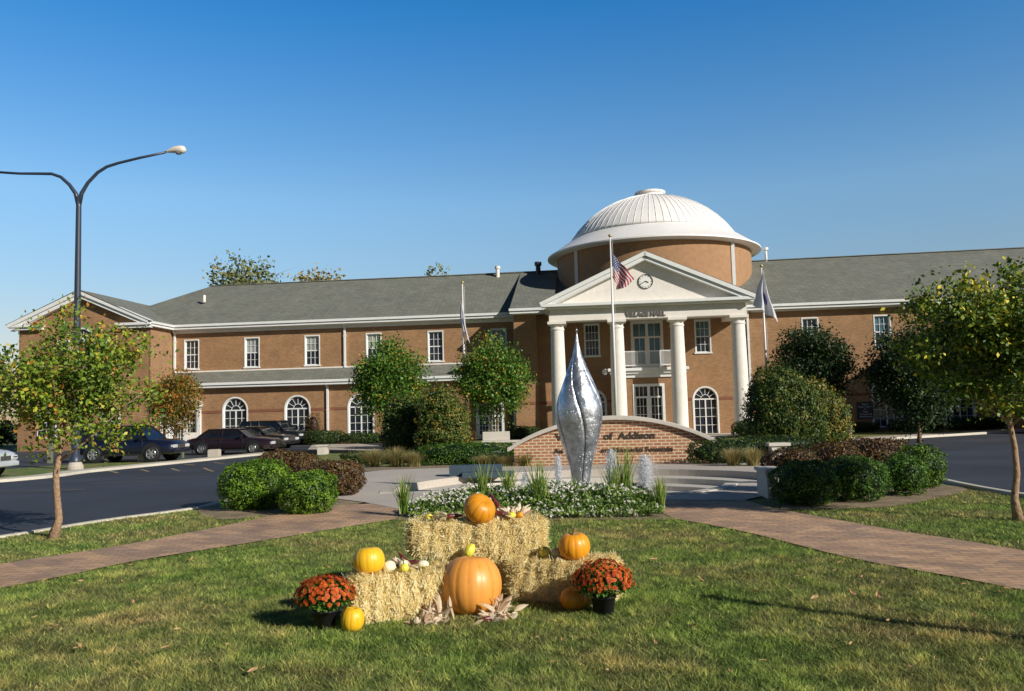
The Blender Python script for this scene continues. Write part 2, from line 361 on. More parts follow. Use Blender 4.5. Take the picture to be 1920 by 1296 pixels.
def bush(name, label, cat, loc, blobs, mat, leaf, dens, seed, group=None, lump=.16, shape='round', rz=0, lo=0., hi=1.):
    """blobs: list of (cx,cy,cz,rx,ry,rz).  Leaves lie on a lumpy surface round them, over a dark core."""
    rng = np.random.default_rng(seed); Ps = []; Ns = []
    for (cx, cy, cz, rx, ry, rzz) in blobs:
        area = 4*PI*((rx*ry+rx*rzz+ry*rzz)/3)
        n = int(area*dens); d = rng.normal(size=(n, 3)); d /= np.linalg.norm(d, axis=1)[:, None]
        if shape == 'box':
            e = 5.; k = (np.abs(d)**e).sum(1)**(-1/e); d2 = d*k[:, None]
            nn = np.sign(d)*np.abs(d2)**(e-1); nn /= np.linalg.norm(nn, axis=1)[:, None]
        elif shape == 'cone':
            d2 = d.copy(); t = (d[:, 2]+1)/2; w = np.sqrt(np.clip(1.0-(t**1.25), 0, 1))*1.0; hh = np.sqrt(np.clip(1-d[:, 2]**2, 1e-6, 1))
            w = np.minimum(w, .55+t*3); d2[:, 0] = d[:, 0]/hh*w; d2[:, 1] = d[:, 1]/hh*w; nn = d
        else:
            e = 2.6; k = (np.abs(d)**e).sum(1)**(-1/e); d2 = d*k[:, None]; nn = d
        ln = 1+lump*vnoise(d2*np.array([rx, ry, rzz]), 3.2/max(.5, min(rx, ry)), seed*1.7)+lump*.75*vnoise(d2*np.array([rx, ry, rzz]), 9., seed)
        dep = 1-np.abs(rng.normal(0, .06, n))+(rng.random(n) < .05)*rng.uniform(0, .09, n)
        P = d2*(ln*dep)[:, None]*np.array([rx, ry, rzz])+np.array([cx, cy, cz])
        Ps.append(P); Ns.append(nn)
    P = np.vstack(Ps); Nn = np.vstack(Ns)
    keep = P[:, 2] > .02
    for (cx, cy, cz, rx, ry, rzz) in blobs:      # drop what is buried in another blob
        q = (P-np.array([cx, cy, cz]))/np.array([rx, ry, rzz])*1.15
        keep &= (q**2).sum(1) > .72 if shape == 'round' else True
    P = P[keep]; Nn = Nn[keep]
    cl = vnoise(P, 3.5/max(.5, min(blobs[0][3], blobs[0][4])), seed+9)
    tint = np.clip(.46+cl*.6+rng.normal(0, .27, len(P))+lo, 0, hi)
    core = ellipsoid_core([b[:3] for b in blobs], [b[3:] for b in blobs], .8) if shape == 'round' else ellipsoid_core([b[:3] for b in blobs], [b[3:] for b in blobs], .72 if shape == 'cone' else .9)
    o = leaves(name, P, leaf, rng, mat, loc=loc, nrm=Nn, tint=tint, core=core)
    o.rotation_euler = (0, 0, rz)
    return tag(o, label, cat, group)

def tree(name, label, loc, h, crown, bark, leafm, nleaf, leaf, seed, trunk_r=.08, first=None, limbs=9, clump=.2, group=None, stems=1, shell=.5, lean=(0, 0), cat='tree', nclump=None, twigs=2):
    """crown=(cx,cy,cz,rx,ry,rz) local.  Trunk + limbs + clumped leaves."""
    rnd = random.Random(seed); rng = np.random.default_rng(seed)
    root = thing(name, label, cat, loc, 0, group)
    cx, cy, cz, rx, ry, rz = crown
    first = first if first is not None else cz-rz*.8
    tb = MB(); ends = []
    for s in range(stems):
        ox = (s-(stems-1)/2)*trunk_r*3
        top = Vector((cx+ox*2, cy, cz+rz*.55)); base = Vector((ox, 0, -.05))
        pts = []; k = 9
        for i in range(k+1):
            f = i/k; p = base.lerp(top, f); p += Vector((rnd.uniform(-1, 1), rnd.uniform(-1, 1), 0))*trunk_r*.8*(0 if i == 0 else 1); p += Vector((lean[0], lean[1], 0))*math.sin(f*PI)
            pts.append(p)
        rs = [trunk_r*(1.5 if i == 0 else 1)*(1-.8*(i/k)**.9) for i in range(k+1)]
        tb.tube(pts, rs, 9)
        for j in range(limbs):
            f = max(.05, (first-base.z)/(top.z-base.z)); f = f+(1-f)*(j/limbs)**1.1*.95
            i = min(k-1, int(f*k)); st = pts[i].lerp(pts[i+1], f*k-i)
            th = j*2.399+rnd.uniform(-.4, .4)+s; ph = rnd.uniform(-.25, .75)
            e = Vector((cx+rx*.86*math.cos(th)*math.cos(ph), cy+ry*.86*math.sin(th)*math.cos(ph), cz+rz*.8*math.sin(ph)+(f-.5)*rz*.5))
            mid = st.lerp(e, .5)+Vector((0, 0, -.06*rz+.1*rz*rnd.random()))
            r_ = max(trunk_r*.12, rs[i]*.5)
            tb.tube([st, st.lerp(mid, .5)+Vector((0, 0, -.02*rz)), mid, mid.lerp(e, .5)+Vector((0, 0, .03*rz)), e], [r_, r_*.8, r_*.6, r_*.4, r_*.15], 6)
            ends += [mid, e, mid.lerp(e, .5)]
            for q in range(twigs):
                a = mid.lerp(e, rnd.random()); b = a+Vector((rnd.gauss(0, 1)*rx, rnd.gauss(0, 1)*ry, rnd.gauss(.2, .6)*rz))*.25
                tb.tube([a, a.lerp(b, .5)+Vector((0, 0, .02)), b], [r_*.35, r_*.25, r_*.1], 5); ends.append(b)
    tk = tb.build('trunk', bark, root, True)
    nc = nclump or max(26, int(limbs*5))
    C = []
    for e in ends: C.append((e.x, e.y, e.z))
    while len(C) < len(ends)+nc:
        d = np.array([rnd.gauss(0, 1) for _ in range(3)]); d /= np.linalg.norm(d); r_ = rnd.uniform(shell, .93)
        C.append((cx+d[0]*rx*r_, cy+d[1]*ry*r_, cz+d[2]*rz*r_))
    C = np.array(C)
    w = rng.uniform(.3, 1., len(C)); w /= w.sum(); idx = rng.choice(len(C), nleaf, p=w)
    cs = clump*min(rx, ry, rz)*rng.uniform(.6, 1.3, len(C))
    P = C[idx]+rng.normal(size=(nleaf, 3))*cs[idx][:, None]*np.array([1, 1, .75])
    q = (P-np.array([cx, cy, cz]))/np.array([rx, ry, rz]); rr = np.linalg.norm(q, axis=1)
    ok = rr < 1.12+.25*vnoise(q, 2.3, seed)*2; P = P[ok]; idx = idx[ok]
    ct = rng.normal(0, .16, len(C))[idx]
    tint = np.clip(.44+ct*1.2+.22*(rr[ok]-.7)+rng.normal(0, .27, len(P)), 0, 1)  # inner leaves get a darker tint, painting the shade inside the crown
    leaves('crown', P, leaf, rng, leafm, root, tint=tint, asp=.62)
    return root

# ------------------------------------------------------------------ ground
POOL = (1.7, 17.1)
def drape(name, poly, off, mat, step=1.0, label=None, kerb=0):
    bm = bmesh.new(); vs = [bm.verts.new((p[0], p[1], 0)) for p in poly]; bm.faces.new(vs)
    xs = [p[0] for p in poly]; ys = [p[1] for p in poly]
    def cut(a, b, nrm):
        k = math.ceil(a/step)*step
        while k < b:
            bmesh.ops.bisect_plane(bm, geom=bm.verts[:]+bm.edges[:]+bm.faces[:], plane_co=(k*nrm[0], k*nrm[1], 0), plane_no=(nrm[0], nrm[1], 0)); k += step
    cut(min(xs), max(xs), (1, 0)); cut(min(ys), max(ys), (0, 1))
    bmesh.ops.triangulate(bm, faces=[f for f in bm.faces if len(f.verts) > 4])
    bmesh.ops.recalc_face_normals(bm, faces=bm.faces)
    for v in bm.verts: v.co.z = ter(v.co.x, v.co.y)+off
    if bm.faces[:] and sum(f.normal.z for f in bm.faces) < 0: bmesh.ops.reverse_faces(bm, faces=bm.faces)
    me = bpy.data.meshes.new(name); bm.to_mesh(me); bm.free(); me.materials.append(mat)
    o = bpy.data.objects.new(name, me); COL.objects.link(o); o['kind'] = 'structure'
    return o
def curve_pts(pts, n=6):     # catmull-rom
    P = [Vector((p[0], p[1], 0)) for p in pts]; out = []
    for i in range(len(P)-1):
        a = P[max(i-1, 0)]; b = P[i]; c = P[i+1]; d = P[min(i+2, len(P)-1)]
        for k in range(n):
            t = k/n; out.append(.5*((2*b)+(c-a)*t+(2*a-5*b+4*c-d)*t*t+(3*b-a-3*c+d)*t**3))
    out.append(P[-1]); return [(p.x, p.y) for p in out]
def kerb(name, pts, w=.16, h=.13, base=0., mat=None):
    mb = MB(); pts = [Vector((p[0], p[1])) for p in pts]; vs = []; fs = []
    for i, p in enumerate(pts):
        d = (pts[min(i+1, len(pts)-1)]-pts[max(i-1, 0)]).normalized(); nn = Vector((-d.y, d.x))*w/2
        z = ter(p.x, p.y)+base
        for s_, zz in ((-1, -.1), (-1, h), (1, h), (1, -.1)): vs.append((p.x+nn.x*s_, p.y+nn.y*s_, z+zz))
    for i in range(len(pts)-1):
        for k in range(3): fs.append((i*4+k, i*4+k+1, i*4+k+5, i*4+k+4))
    mb.add(vs, fs); o = fixn(mb.build(name, mat or MT['kerb'])); bevel(o, .02); o['kind'] = 'structure'; return o

def terrain():
    xs = sorted(set([-3000, -1500, -700, -300, -150, -100, -80, -65]+list(range(-55, 56))+[65, 80, 100, 150, 300, 700, 1500, 3000]))
    ys = sorted(set([-200, -60, -20, -5]+list(range(-2, 81))+[90, 110, 150, 250, 500, 1200, 3500]))
    V = []; F = []
    for y in ys:
        for x in xs:
            z = ter(x, y)
            if math.hypot(x-POOL[0], y-POOL[1]) < 4.55 and y > 14.4: z -= 1.2
            V.append((x, y, z))
    n = len(xs)
    for j in range(len(ys)-1):
        for i in range(n-1): F.append((j*n+i, j*n+i+1, (j+1)*n+i+1, (j+1)*n+i))
    me = bpy.data.meshes.new('ground'); me.from_pydata(V, [], F); me.materials.append(MT['lawn'])
    o = bpy.data.objects.new('ground', me); COL.objects.link(o); o['kind'] = 'structure'
terrain()

# roads
near_L = [(-14, -2), (-9.5, 6), (-7.4, 10.6)]+[tuple(gp(*p)[:2]) for p in ((30, 1004), (190, 978), (340, 958), (400, 946))]+[(-5.4, 17), (-6.2, 22), (-8, 30), (-10.4, 40), (-11.6, 47)]
near_L = curve_pts(near_L, 4)
far_L = [tuple(gp(*p)[:2]) for p in ((565, 846), (450, 857), (300, 872), (150, 887), (0, 904))]+[(-24, 22), (-32, 8), (-40, -2)]
far_L = curve_pts(far_L, 4)
road = drape('road', near_L+far_L, .012, MT['asphalt'])
kerb('kerb', near_L, w=.12, h=.03); kerb('kerb', far_L, w=.9, h=.11)
lot = drape('parking_lot', [(-60, 30), (-24.5, 33.5), (-21.5, 40.5), (-16.8, 43.4), (-15.0, 46.0), (-13.6, 52.4), (-6, 54), (-7, 62.6), (-60, 67)], .008, MT['asphalt'])
near_R = curve_pts([(14, -4), (10.5, 4), (8.4, 9), (7.75, 12.7), (7.9, 15.9), (8.6, 19), (10.2, 24), (12.6, 30), (14.5, 37), (16.5, 42), (19.9, 44.3), (28.7, 49.4), (40, 56)], 4)
road_r = drape('road', near_R+[(70, 70), (70, -4)], .012, MT['asphalt'])
kerb('kerb', near_R[:38], w=.14, h=.06)
kerb('kerb', near_R[38:], w=.2)
walk = [(15.8, 42.6), (19.2, 45.6), (28, 50.8), (39.4, 57.4)]
drape('sidewalk', [(14.5, 43.6)]+walk+[(38.6, 59), (27.4, 52.4), (18.4, 47.2)], .03, MT['concrete'])
# walk left of the sign wall
drape('sidewalk', [tuple(gp(*p)[:2]) for p in ((575, 846), (720, 845), (760, 850), (760, 842), (640, 829), (585, 835))], .02, MT['concrete'])
# parking marks beside the far kerb
for a in ((205, 884, 222, 888), (263, 881, 279, 885), (321, 879, 336, 884), (382, 878, 400, 885), (345, 871, 365, 873), (400, 868, 420, 870)):
    p = gp(a[0], a[1]); q = gp(a[2], a[3]); d = Vector((q.x-p.x, q.y-p.y)).normalized(); nn = Vector((-d.y, d.x))*.06
    drape('parking_mark', [(p.x-nn.x, p.y-nn.y), (q.x-nn.x, q.y-nn.y), (q.x+nn.x, q.y+nn.y), (p.x+nn.x, p.y+nn.y)], .018, MT['paint'])
for a in ((0, 924, 160, 919), (170, 908, 300, 904), (250, 898, 390, 894)):
    p = gp(a[0], a[1]); q = gp(a[2], a[3]); d = Vector((q.x-p.x, q.y-p.y)).normalized(); nn = Vector((-d.y, d.x))*.035
    drape('parking_mark', [(p.x-nn.x, p.y-nn.y), (q.x-nn.x, q.y-nn.y), (q.x+nn.x, q.y+nn.y), (p.x+nn.x, p.y+nn.y)], .018, MT['paint'])

# brick paths
farL = [(-9.2, 3.5)]+[tuple(gp(*p)[:2]) for p in ((0, 1060), (200, 1030), (420, 988), (560, 958), (655, 948))]
nearL = [tuple(gp(*p)[:2]) for p in ((740, 976), (700, 982), (480, 1018), (250, 1055), (0, 1106))]+[(-7.6, 3.2)]
pathL = curve_pts(farL, 4)+[(-2.2, 14.6), (-1.75, 13.6)]+curve_pts(nearL, 4)
drape('brick_path', pathL, .016, MT['pavers'], .5)
farR = [(6.4, 3.4)]+[tuple(gp(*p)[:2]) for p in ((1919, 1035), (1700, 1000), (1560, 975), (1450, 955))]
nearR = [tuple(gp(*p)[:2]) for p in ((1262, 974), (1400, 1000), (1600, 1050), (1919, 1110))]+[(5.2, 3)]
pathR = curve_pts(farR, 4)+[(3.6, 13.6), (2.4, 13.9), (2.05, 12.6)]+curve_pts(nearR, 4)
drape('brick_path', pathR, .016, MT['pavers'], .5)
LAWN = [tuple(p) for p in (curve_pts(nearL, 4)[::-1])]   # polygon ends: left path .. right path
lawn_poly = curve_pts(nearL, 4)[::-1]+[(-1.7, 12.45), (2.05, 11.75)]+curve_pts(nearR, 4)

# plaza (two halves round the pool hollow)
a0, a1 = rad(-14), rad(190); RO = 4.1; RW = 2.4
rim = [(POOL[0]+RO*math.cos(a0+(a1-a0)*k/60), POOL[1]+RO*math.sin(a0+(a1-a0)*k/60)) for k in range(61)]
fr = [(POOL[0]+RW*math.cos(a1+(2*PI+a0-a1)*k/30), POOL[1]+RW*math.sin(a1+(2*PI+a0-a1)*k/30)) for k in range(31)]
mid = POOL[0]
left_h = [p for p in rim if p[0] < mid][0:]     # from back to left
left_f = [p for p in fr if p[0] < mid-1e-3]
right_f = [p for p in fr if p[0] > mid+1e-3]; right_h = [p for p in rim if p[0] > mid]
outL = [(mid, 23.3), (-2.0, 23.6), (-3.6, 23.4), (-4.6, 21.6), (-4.4, 18.5), (-3.6, 16.0), (-2.6, 14.8), (-1.85, 13.6), (mid, 13.4)]
outR = [(mid, 13.4), (2.4, 13.9), (3.6, 13.6), (4.6, 14.8), (6.5, 16.6), (7.0, 19.5), (6.3, 23.1), (mid, 23.3)]
drape('plaza', [(mid, POOL[1]+RO)]+left_h+left_f+[(mid, POOL[1]-RW)]+outL[::-1], .02, MT['concrete'], 1.)
drape('plaza', [(mid, POOL[1]-RW)]+right_f+right_h+[(mid, POOL[1]+RO)]+outR[::-1], .02, MT['concrete'], 1.)
# mulch beds
bedR = curve_pts([(3.75, 12.3), (5.3, 12.3), (6.4, 13.2), (7.55, 14.4), (7.65, 15.9), (8.3, 19), (8.6, 22.), (7.0, 22.6), (7.1, 20), (6.5, 17.3), (4.7, 14.6), (3.75, 12.3)], 4)[:-1]
drape('mulch_bed', bedR, .010, MT['mulch'], .5)
bedL = curve_pts([(-3.0, 13.6), (-2.6, 15.2), (-3.3, 16.2), (-4.3, 18.6), (-5.0, 18.8), (-5.3, 16), (-5.3, 14.4), (-4.4, 12.9), (-3.0, 13.6)], 4)[:-1]
drape('mulch_bed', bedL, .010, MT['mulch'], .5)
drape('mulch_bed', [(-1.8, 12.3), (0.4, 11.8), (2.1, 11.5), (2.35, 13.2), (2.1, 14.3), (-1.6, 14.3)], .011, MT['mulch'], .5)
drape('mulch_bed', [(-2.0, 23.6), (.2, 23.35), (6.3, 23.15), (8, 22.5), (8, 26), (-7.5, 27), (-4.5, 23.2)], .011, MT['mulch'], .5)

# ------------------------------------------------------------------ fountain
ft = thing('fountain_basin', 'round sunken pool with curved pale concrete steps behind the flower bed', 'fountain', (POOL[0], POOL[1], 0))
def sector(r_in, r_out, z0, z1, b0, b1, n=60):
    mb = MB(); vs = []; fs = []
    for k in range(n+1):
        th = b0+(b1-b0)*k/n; c, s_ = math.cos(th), math.sin(th)
        vs += [(r_in*c, r_in*s_, z0), (r_in*c, r_in*s_, z1), (r_out*c, r_out*s_, z1), (r_out*c, r_out*s_, z0)]
    for k in range(n):
        for q in range(4): fs.append((k*4+q, (k+1)*4+q, (k+1)*4+(q+1) % 4, k*4+(q+1) % 4))
    fs += [(0, 1, 2, 3), (n*4+3, n*4+2, n*4+1, n*4)]
    mb.add(vs, fs); return mb
for nm, ri, ro_, z0, z1 in (('step', 3.48, 4.2, -1, -.13), ('step', 2.92, 3.52, -1, -.26), ('step', RW, 2.96, -1, -.37)):
    bevel(fixn(sector(ri, ro_, z0, z1, a0, a1).build(nm, MT['step'], ft)), .012)
bevel(fixn(sector(4.07, 4.36, -.3, .032, a0, a1).build('coping', MT['concrete'], ft)), .012)
bevel(fixn(sector(RW-.03, RW+.22, -1, .035, a1, 2*PI+a0, 40).build('coping', MT['step'], ft)), .012)
mb = MB()
for th in (a0, a1):
    c, s_ = math.cos(th), math.sin(th); mb = MB(); mb.bar((RW*c, RW*s_, -.225), (4.2*c, 4.2*s_, -.225), .16, .5); bevel(mb.build('end_wall', MT['concrete'], ft), .012)
mb = MB(); mb.lathe([(0, 0), (RW+.05, 0)], 64)
wm, t, b = nt('pool water'); b.inputs['Base Color'].default_value = (.02, .11, .16, 1); b.inputs['Roughness'].default_value = .08
n = t.nodes.new('ShaderNodeTexNoise'); n.inputs['Scale'].default_value = 9; n.inputs['Detail'].default_value = 4
bp = t.nodes.new('ShaderNodeBump'); bp.inputs['Strength'].default_value = .5; bp.inputs['Distance'].default_value = .05
t.links.new(n.outputs['Fac'], bp.inputs['Height']); t.links.new(bp.outputs[0], b.inputs['Normal'])
w = fixn(mb.build('water', wm, ft, loc=(0, 0, -.41)))
mb = MB(); mb.lathe([(0, -.9), (RW+.1, -.9)], 40); mb.build('pool_floor', MT['step'], ft)
# jets
jm, t, b = nt('spray'); b.inputs['Base Color'].default_value = (.95, .96, .98, 1); b.inputs['Roughness'].default_value = .3
tr = t.nodes.new('ShaderNodeBsdfTransparent'); mx = t.nodes.new('ShaderNodeMixShader'); mx.inputs[0].default_value = .15
tl = t.nodes.new('ShaderNodeBsdfTranslucent'); m3 = t.nodes.new('ShaderNodeMixShader'); m3.inputs[0].default_value = .5
t.links.new(b.outputs[0], m3.inputs[1]); t.links.new(tl.outputs[0], m3.inputs[2])
t.links.new(m3.outputs[0], mx.inputs[1]); t.links.new(tr.outputs[0], mx.inputs[2]); t.links.new(mx.outputs[0], t.nodes['Material Output'].inputs[0])
def jet(px_, Y, ztop, label, wd=1., seed=0):
    rng = np.random.default_rng(seed); p = at(px_, 900, Y); H_ = ztop+.41
    n = int(13000*wd*H_); tt = rng.uniform(0, 1, n)**.75
    env = wd*(.022+.085*np.clip((tt-.25)/.5, 0, 1)*np.sqrt(np.clip(1.02-tt, 0, 1))*1.7)
    r_ = env*np.abs(rng.normal(0, .6, n))+wd*.12*(rng.random(n) < .10)*rng.uniform(0, 1, n)
    th = rng.uniform(0, 2*PI, n); P = np.stack([r_*np.cos(th), r_*np.sin(th), tt*H_+rng.normal(0, .03, n)], 1)
    P = P[P[:, 2] > 0]
    o = leaves('water_jet', P, .018, rng, jm, loc=(p.x, Y, -.41), asp=.8)
    tag(o, label, 'water jet', 'white water jets rising from the fountain pool')
jet(1210, 15.9, .60, 'white water jet furthest right, bushy topped, above the pool', 1.35, 1)
jet(1148, 16.6, .68, 'tall narrow water jet just right of the metal sculpture', 1.1, 2)
jet(1047, 17.6, .55, 'thin water jet just left of the metal sculpture base', .7, 3)
jet(985, 17.2, .25, 'low faint water jet furthest left, behind the pumpkin on the bale', .8, 4)
# corner piers
mb = MB(); mb.box(-.14, .14, -.3, .3, 0, .42); mb.box(-.17, .17, -.33, .33, .42, .48)
p = gp(1446, 932); o = mb.build('concrete_pier', MT['step'], loc=(p.x, p.y, 0)); bevel(o, .01); tag(o, 'low concrete pier beside the dark hedge at the right of the plaza', 'pier')
mb = MB(); mb.box(-.2, .2, -.5, .5, 0, .42); mb.box(-.25, .25, -.55, .55, .42, .5)
p = gp(606, 852); o = mb.build('concrete_pier', MT['step'], loc=(p.x, p.y, p.z)); bevel(o, .01); tag(o, 'small pale concrete pier behind the reddish barberry bushes', 'pier')
mb = MB(); mb.box(-.2, .2, -.15, .15, 0, .3); mb.box(-.28, .28, -.2, .2, .3, .38)
p = at(1458, 838, 22); o = mb.build('concrete_pier', MT['step'], loc=(p.x, p.y, ter(p.x, p.y)+.15)); bevel(o, .01); tag(o, 'small capped concrete block above the hedge right of the sign wall', 'pier')
# dark stepped box standing in for shadow patches on the plaza
mb = MB(); mb.box(-.62, .62, -.25, .25, 0, .26); mb.box(-.3, .9, -.62, -.25, 0, .13)
p = gp(893, 893); o = bevel(mb.build('bench', simple('blue grey shadow tone', (.05, .08, .11), .5), loc=(p.x, p.y, .0)), .01)
tag(o, 'low dark stepped box standing for shadow patches on the plaza behind the top pumpkin', 'box'); o.name = 'shadow_patch_box'

# ------------------------------------------------------------------ sculpture
sp_ = at(1090, 900, 15.5)
sc = thing('metal_sculpture', 'tall silver flame shaped metal sculpture with slits standing in the fountain', 'sculpture', (sp_.x, 15.5, -.41))
prof = [(.0, .14), (.30, .142), (.64, .155), (.88, .19), (1.13, .26), (1.39, .335), (1.64, .395), (1.85, .415), (2.0, .40), (2.14, .37), (2.40, .275), (2.65, .175), (2.90, .085), (3.12, .035), (3.33, .010)]
def prad(z):
    for (r_0, z0), (r_1, z1) in zip([(b, a) for a, b in prof], [(b, a) for a, b in prof[1:]]):
        if z <= z1: f = (z-z0)/(z1-z0); return r_0+(r_1-r_0)*f
    return .012
sm, t, b = nt('aluminium with light dots')
co = t.nodes.new('ShaderNodeTexCoord'); vo = t.nodes.new('ShaderNodeTexVoronoi'); vo.inputs['Scale'].default_value = 15; vo.inputs['Randomness'].default_value = .8
t.links.new(co.outputs['Object'], vo.inputs['Vector'])
r1 = ramp(t, vo.outputs['Distance'], [(.13, (1, 1, 1)), (.19, (0, 0, 0))])  # bright dots paint the light coming through the pierced holes
n = t.nodes.new('ShaderNodeTexNoise'); n.inputs['Scale'].default_value = 5; n.inputs['Detail'].default_value = 7; t.links.new(co.outputs['Object'], n.inputs['Vector'])
r2 = ramp(t, n.outputs['Fac'], [(.3, (.28, .30, .33)), (.7, (.74, .75, .78))])
mx = t.nodes.new('ShaderNodeMix'); mx.data_type = 'RGBA'; t.links.new(r1.outputs[0], mx.inputs[0]); t.links.new(r2.outputs[0], mx.inputs[6]); mx.inputs[7].default_value = (.95, .95, .97, 1)
t.links.new(mx.outputs[2], b.inputs['Base Color']); b.inputs['Roughness'].default_value = .40
iv = ramp(t, r1.outputs[0], [(0, (.85, .85, .85)), (1, (.0, .0, .0))]); t.links.new(iv.outputs[0], b.inputs['Metallic'])
bp = t.nodes.new('ShaderNodeBump'); bp.inputs['Strength'].default_value = .8; bp.inputs['Distance'].default_value = .05; t.links.new(n.outputs['Fac'], bp.inputs['Height']); t.links.new(bp.outputs[0], b.inputs['Normal'])
NPET = 5
for k in range(NPET):
    mb = MB(); vs = []; fs = []; nz_ = 46; na = 10
    for i in range(nz_+1):
        z = 3.33*i/nz_; r_ = prad(z); tw = .75*math.sin(z*1.25)+.30
        gap = .015+.02*max(0, math.sin((z-.35)/2.3*PI)) if .35 < z < 2.65 else .0
        g = min(.5, gap*.6/max(r_, .05)*.35)
        for j in range(na+1):
            f = j/na; th = 2*PI*k/NPET-1.15+tw+(g+(2*PI/NPET-2*g)*f)
            rr = r_*(1+.05*math.sin(f*PI))
            vs.append((rr*math.cos(th), rr*math.sin(th)*.9, z))
    for i in range(nz_):
        for j in range(na): a = i*(na+1)+j; fs.append((a, a+1, a+na+2, a+na+1))
    mb.add(vs, fs); o = fixn(mb.build('petal', sm, sc, True))
    sd = o.modifiers.new('s', 'SOLIDIFY'); sd.thickness = .018; sd.offset = -1
mb = MB(); mb.lathe([(prad(z/20*3.2)*.8+.0, z/20*3.2) for z in range(21)], 20); mb.build('inner_core', MT['interior'], sc, True)
mb = MB(); mb.tube([(0, 0, 3.3), (0, 0, 3.42)], [.012, .004], 8); mb.lathe([(0, 3.34), (.022, 3.36), (0, 3.385)], 10); mb.build('tip', MT['metal'], sc, True)
mb = MB(); mb.lathe([(.5, -.5), (.5, .14), (.44, .18), (0, .18)], 28); mb.build('pedestal', MT['step'], sc)

# ------------------------------------------------------------------ sign wall
wl = at(962, 870, 24.0); wr = at(1346, 868, 23.4)
L_ = (wr-wl).xy.length; wc = (wl+wr)/2
sw = thing('sign_wall', 'arched red brick sign wall with pale stone cap and dark lettering behind the fountain', 'sign wall', (wc.x, wc.y, -.12), math.atan2(wr.y-wl.y, wr.x-wl.x))
hw = L_/2
def ztop(x): return .56+.76*(1-(x/hw)**2)**.9 if abs(x) < hw else .56
mb = MB(); n = 48
poly = [(-hw+.06+(L_-.12)*k/n, ztop(-hw+.06+(L_-.12)*k/n)) for k in range(n+1)]
vs = []; fs = []
for x, z in poly: vs += [(x, -.2, -.3), (x, -.2, z), (x, .2, z), (x, .2, -.3)]
for k in range(n):
    for q in range(4): fs.append((k*4+q, (k+1)*4+q, (k+1)*4+(q+1) % 4, k*4+(q+1) % 4))
fs += [(0, 1, 2, 3), (n*4+3, n*4+2, n*4+1, n*4)]
mb.add(vs, fs); fixn(mb.build('brick_panel', MT['signbrick'], sw))
mb = MB(); vs = []; fs = []
for k in range(n+1):
    x = -hw-.12+(L_+.24)*k/n; z = ztop(max(-hw, min(hw, x)))-(.05 if abs(x) > hw else 0)
    vs += [(x, -.34, z+.002), (x, -.34, z+.12), (x, .34, z+.12), (x, .34, z+.002)]
for k in range(n):
    for q in range(4): fs.append((k*4+q, (k+1)*4+q, (k+1)*4+(q+1) % 4, k*4+(q+1) % 4))
fs += [(0, 1, 2, 3), (n*4+3, n*4+2, n*4+1, n*4)]
mb.add(vs, fs); bevel(fixn(mb.build('stone_cap', MT['step'], sw)), .015)
mb = MB(); mb.box(-hw+.02, hw-.02, -.26, .26, -.3, .1); bevel(mb.build('brick_base', MT['signbrick'], sw), .01)
lm = simple('bronze letters', (.06, .045, .03), .5)
def wx(px_): p = at(px_, 820, 23.5); return (p-wc).dot((wr-wl).normalized())
text_mesh('lettering', 'Village', .27, lm, sw, (wx(1070), -.215, .80), bold=.006, sx=1.15)
text_mesh('lettering', 'of  Addison', .27, lm, sw, (wx(1181), -.215, .80), bold=.006, sx=1.1)
text_mesh('lettering', 'An', .19, lm, sw, (wx(1047), -.215, .44), bold=.004, sx=1.15)
text_mesh('lettering', 'ara Memorial Fountain', .19, lm, sw, (wx(1194), -.215, .44), bold=.004, sx=1.12)

# ------------------------------------------------------------------ building
TH = rad(6); OB = Vector((9.17, 59.0, -.45))
VH = thing('village_hall', 'long two storey tan brick building with white dome and columned portico', 'building', OB, -TH)
WIN = {}
def arch_pts(cx, w, zs, n=16):   # springing zs, semicircle of radius w/2, left to right
    return [(cx-w/2*math.cos(PI*k/n), zs+w/2*math.sin(PI*k/n)) for k in range(n+1)]
def wall(name, x0, x1, z0, z1, y, ops, mat='brick', thick=.3, hole=None):
    """ops: (cx,w,zbot,ztop,arched) cut through a facade facing -y"""
    mb = MB(); ops = sorted(ops)
    def q(a, b, c, d):
        if b > a+1e-6 and d > c+1e-6: mb.add([(a, y, c), (b, y, c), (b, y, d), (a, y, d)], [(0, 1, 2, 3)])
    x = x0
    cols = {}
    for o in ops: cols.setdefault(round(o[0], 3), []).append(o)
    for cx in sorted(cols):
        os_ = sorted(cols[cx], key=lambda o: o[2]); w = max(o[1] for o in os_); a, b = cx-w/2, cx+w/2
        q(x, a, z0, z1); z = z0
        for (c, ww, zb, zt, ar) in os_:
            l, r = c-ww/2, c+ww/2
            q(a, b, z, zb); q(a, l, zb, zt); q(r, b, zb, zt)
            if ar:
                zs = zt-ww/2; ap = arch_pts(c, ww, zs)
                for (xa, za), (xb, zb2) in zip(ap, ap[1:]): mb.add([(xa, y, za), (xb, y, zb2), (xb, y, zt), (xa, y, zt)], [(0, 1, 2, 3)])
            z = zt
        q(a, b, z, z1); x = b
    q(x, x1, z0, z1)
    # body behind
    mb.add([(x0, y, z0), (x0, y+thick, z0), (x0, y+thick, z1), (x0, y, z1)], [(0, 3, 2, 1)]); mb.add([(x1, y, z0), (x1, y+thick, z0), (x1, y+thick, z1), (x1, y, z1)], [(0, 1, 2, 3)])
    o = mb.build(name, MT[mat], VH); return o
def sash(mb, x0, x1, z0, z1, y, nc, nr, t=.035, d=.04):
    for i in range(1, nc): x = x0+(x1-x0)*i/nc; mb.box(x-t/2, x+t/2, y-d/2, y+d/2, z0, z1)
    for i in range(1, nr): z = z0+(z1-z0)*i/nr; mb.box(x0, x1, y-d/2-.003, y+d/2+.003, z-t/2, z+t/2)
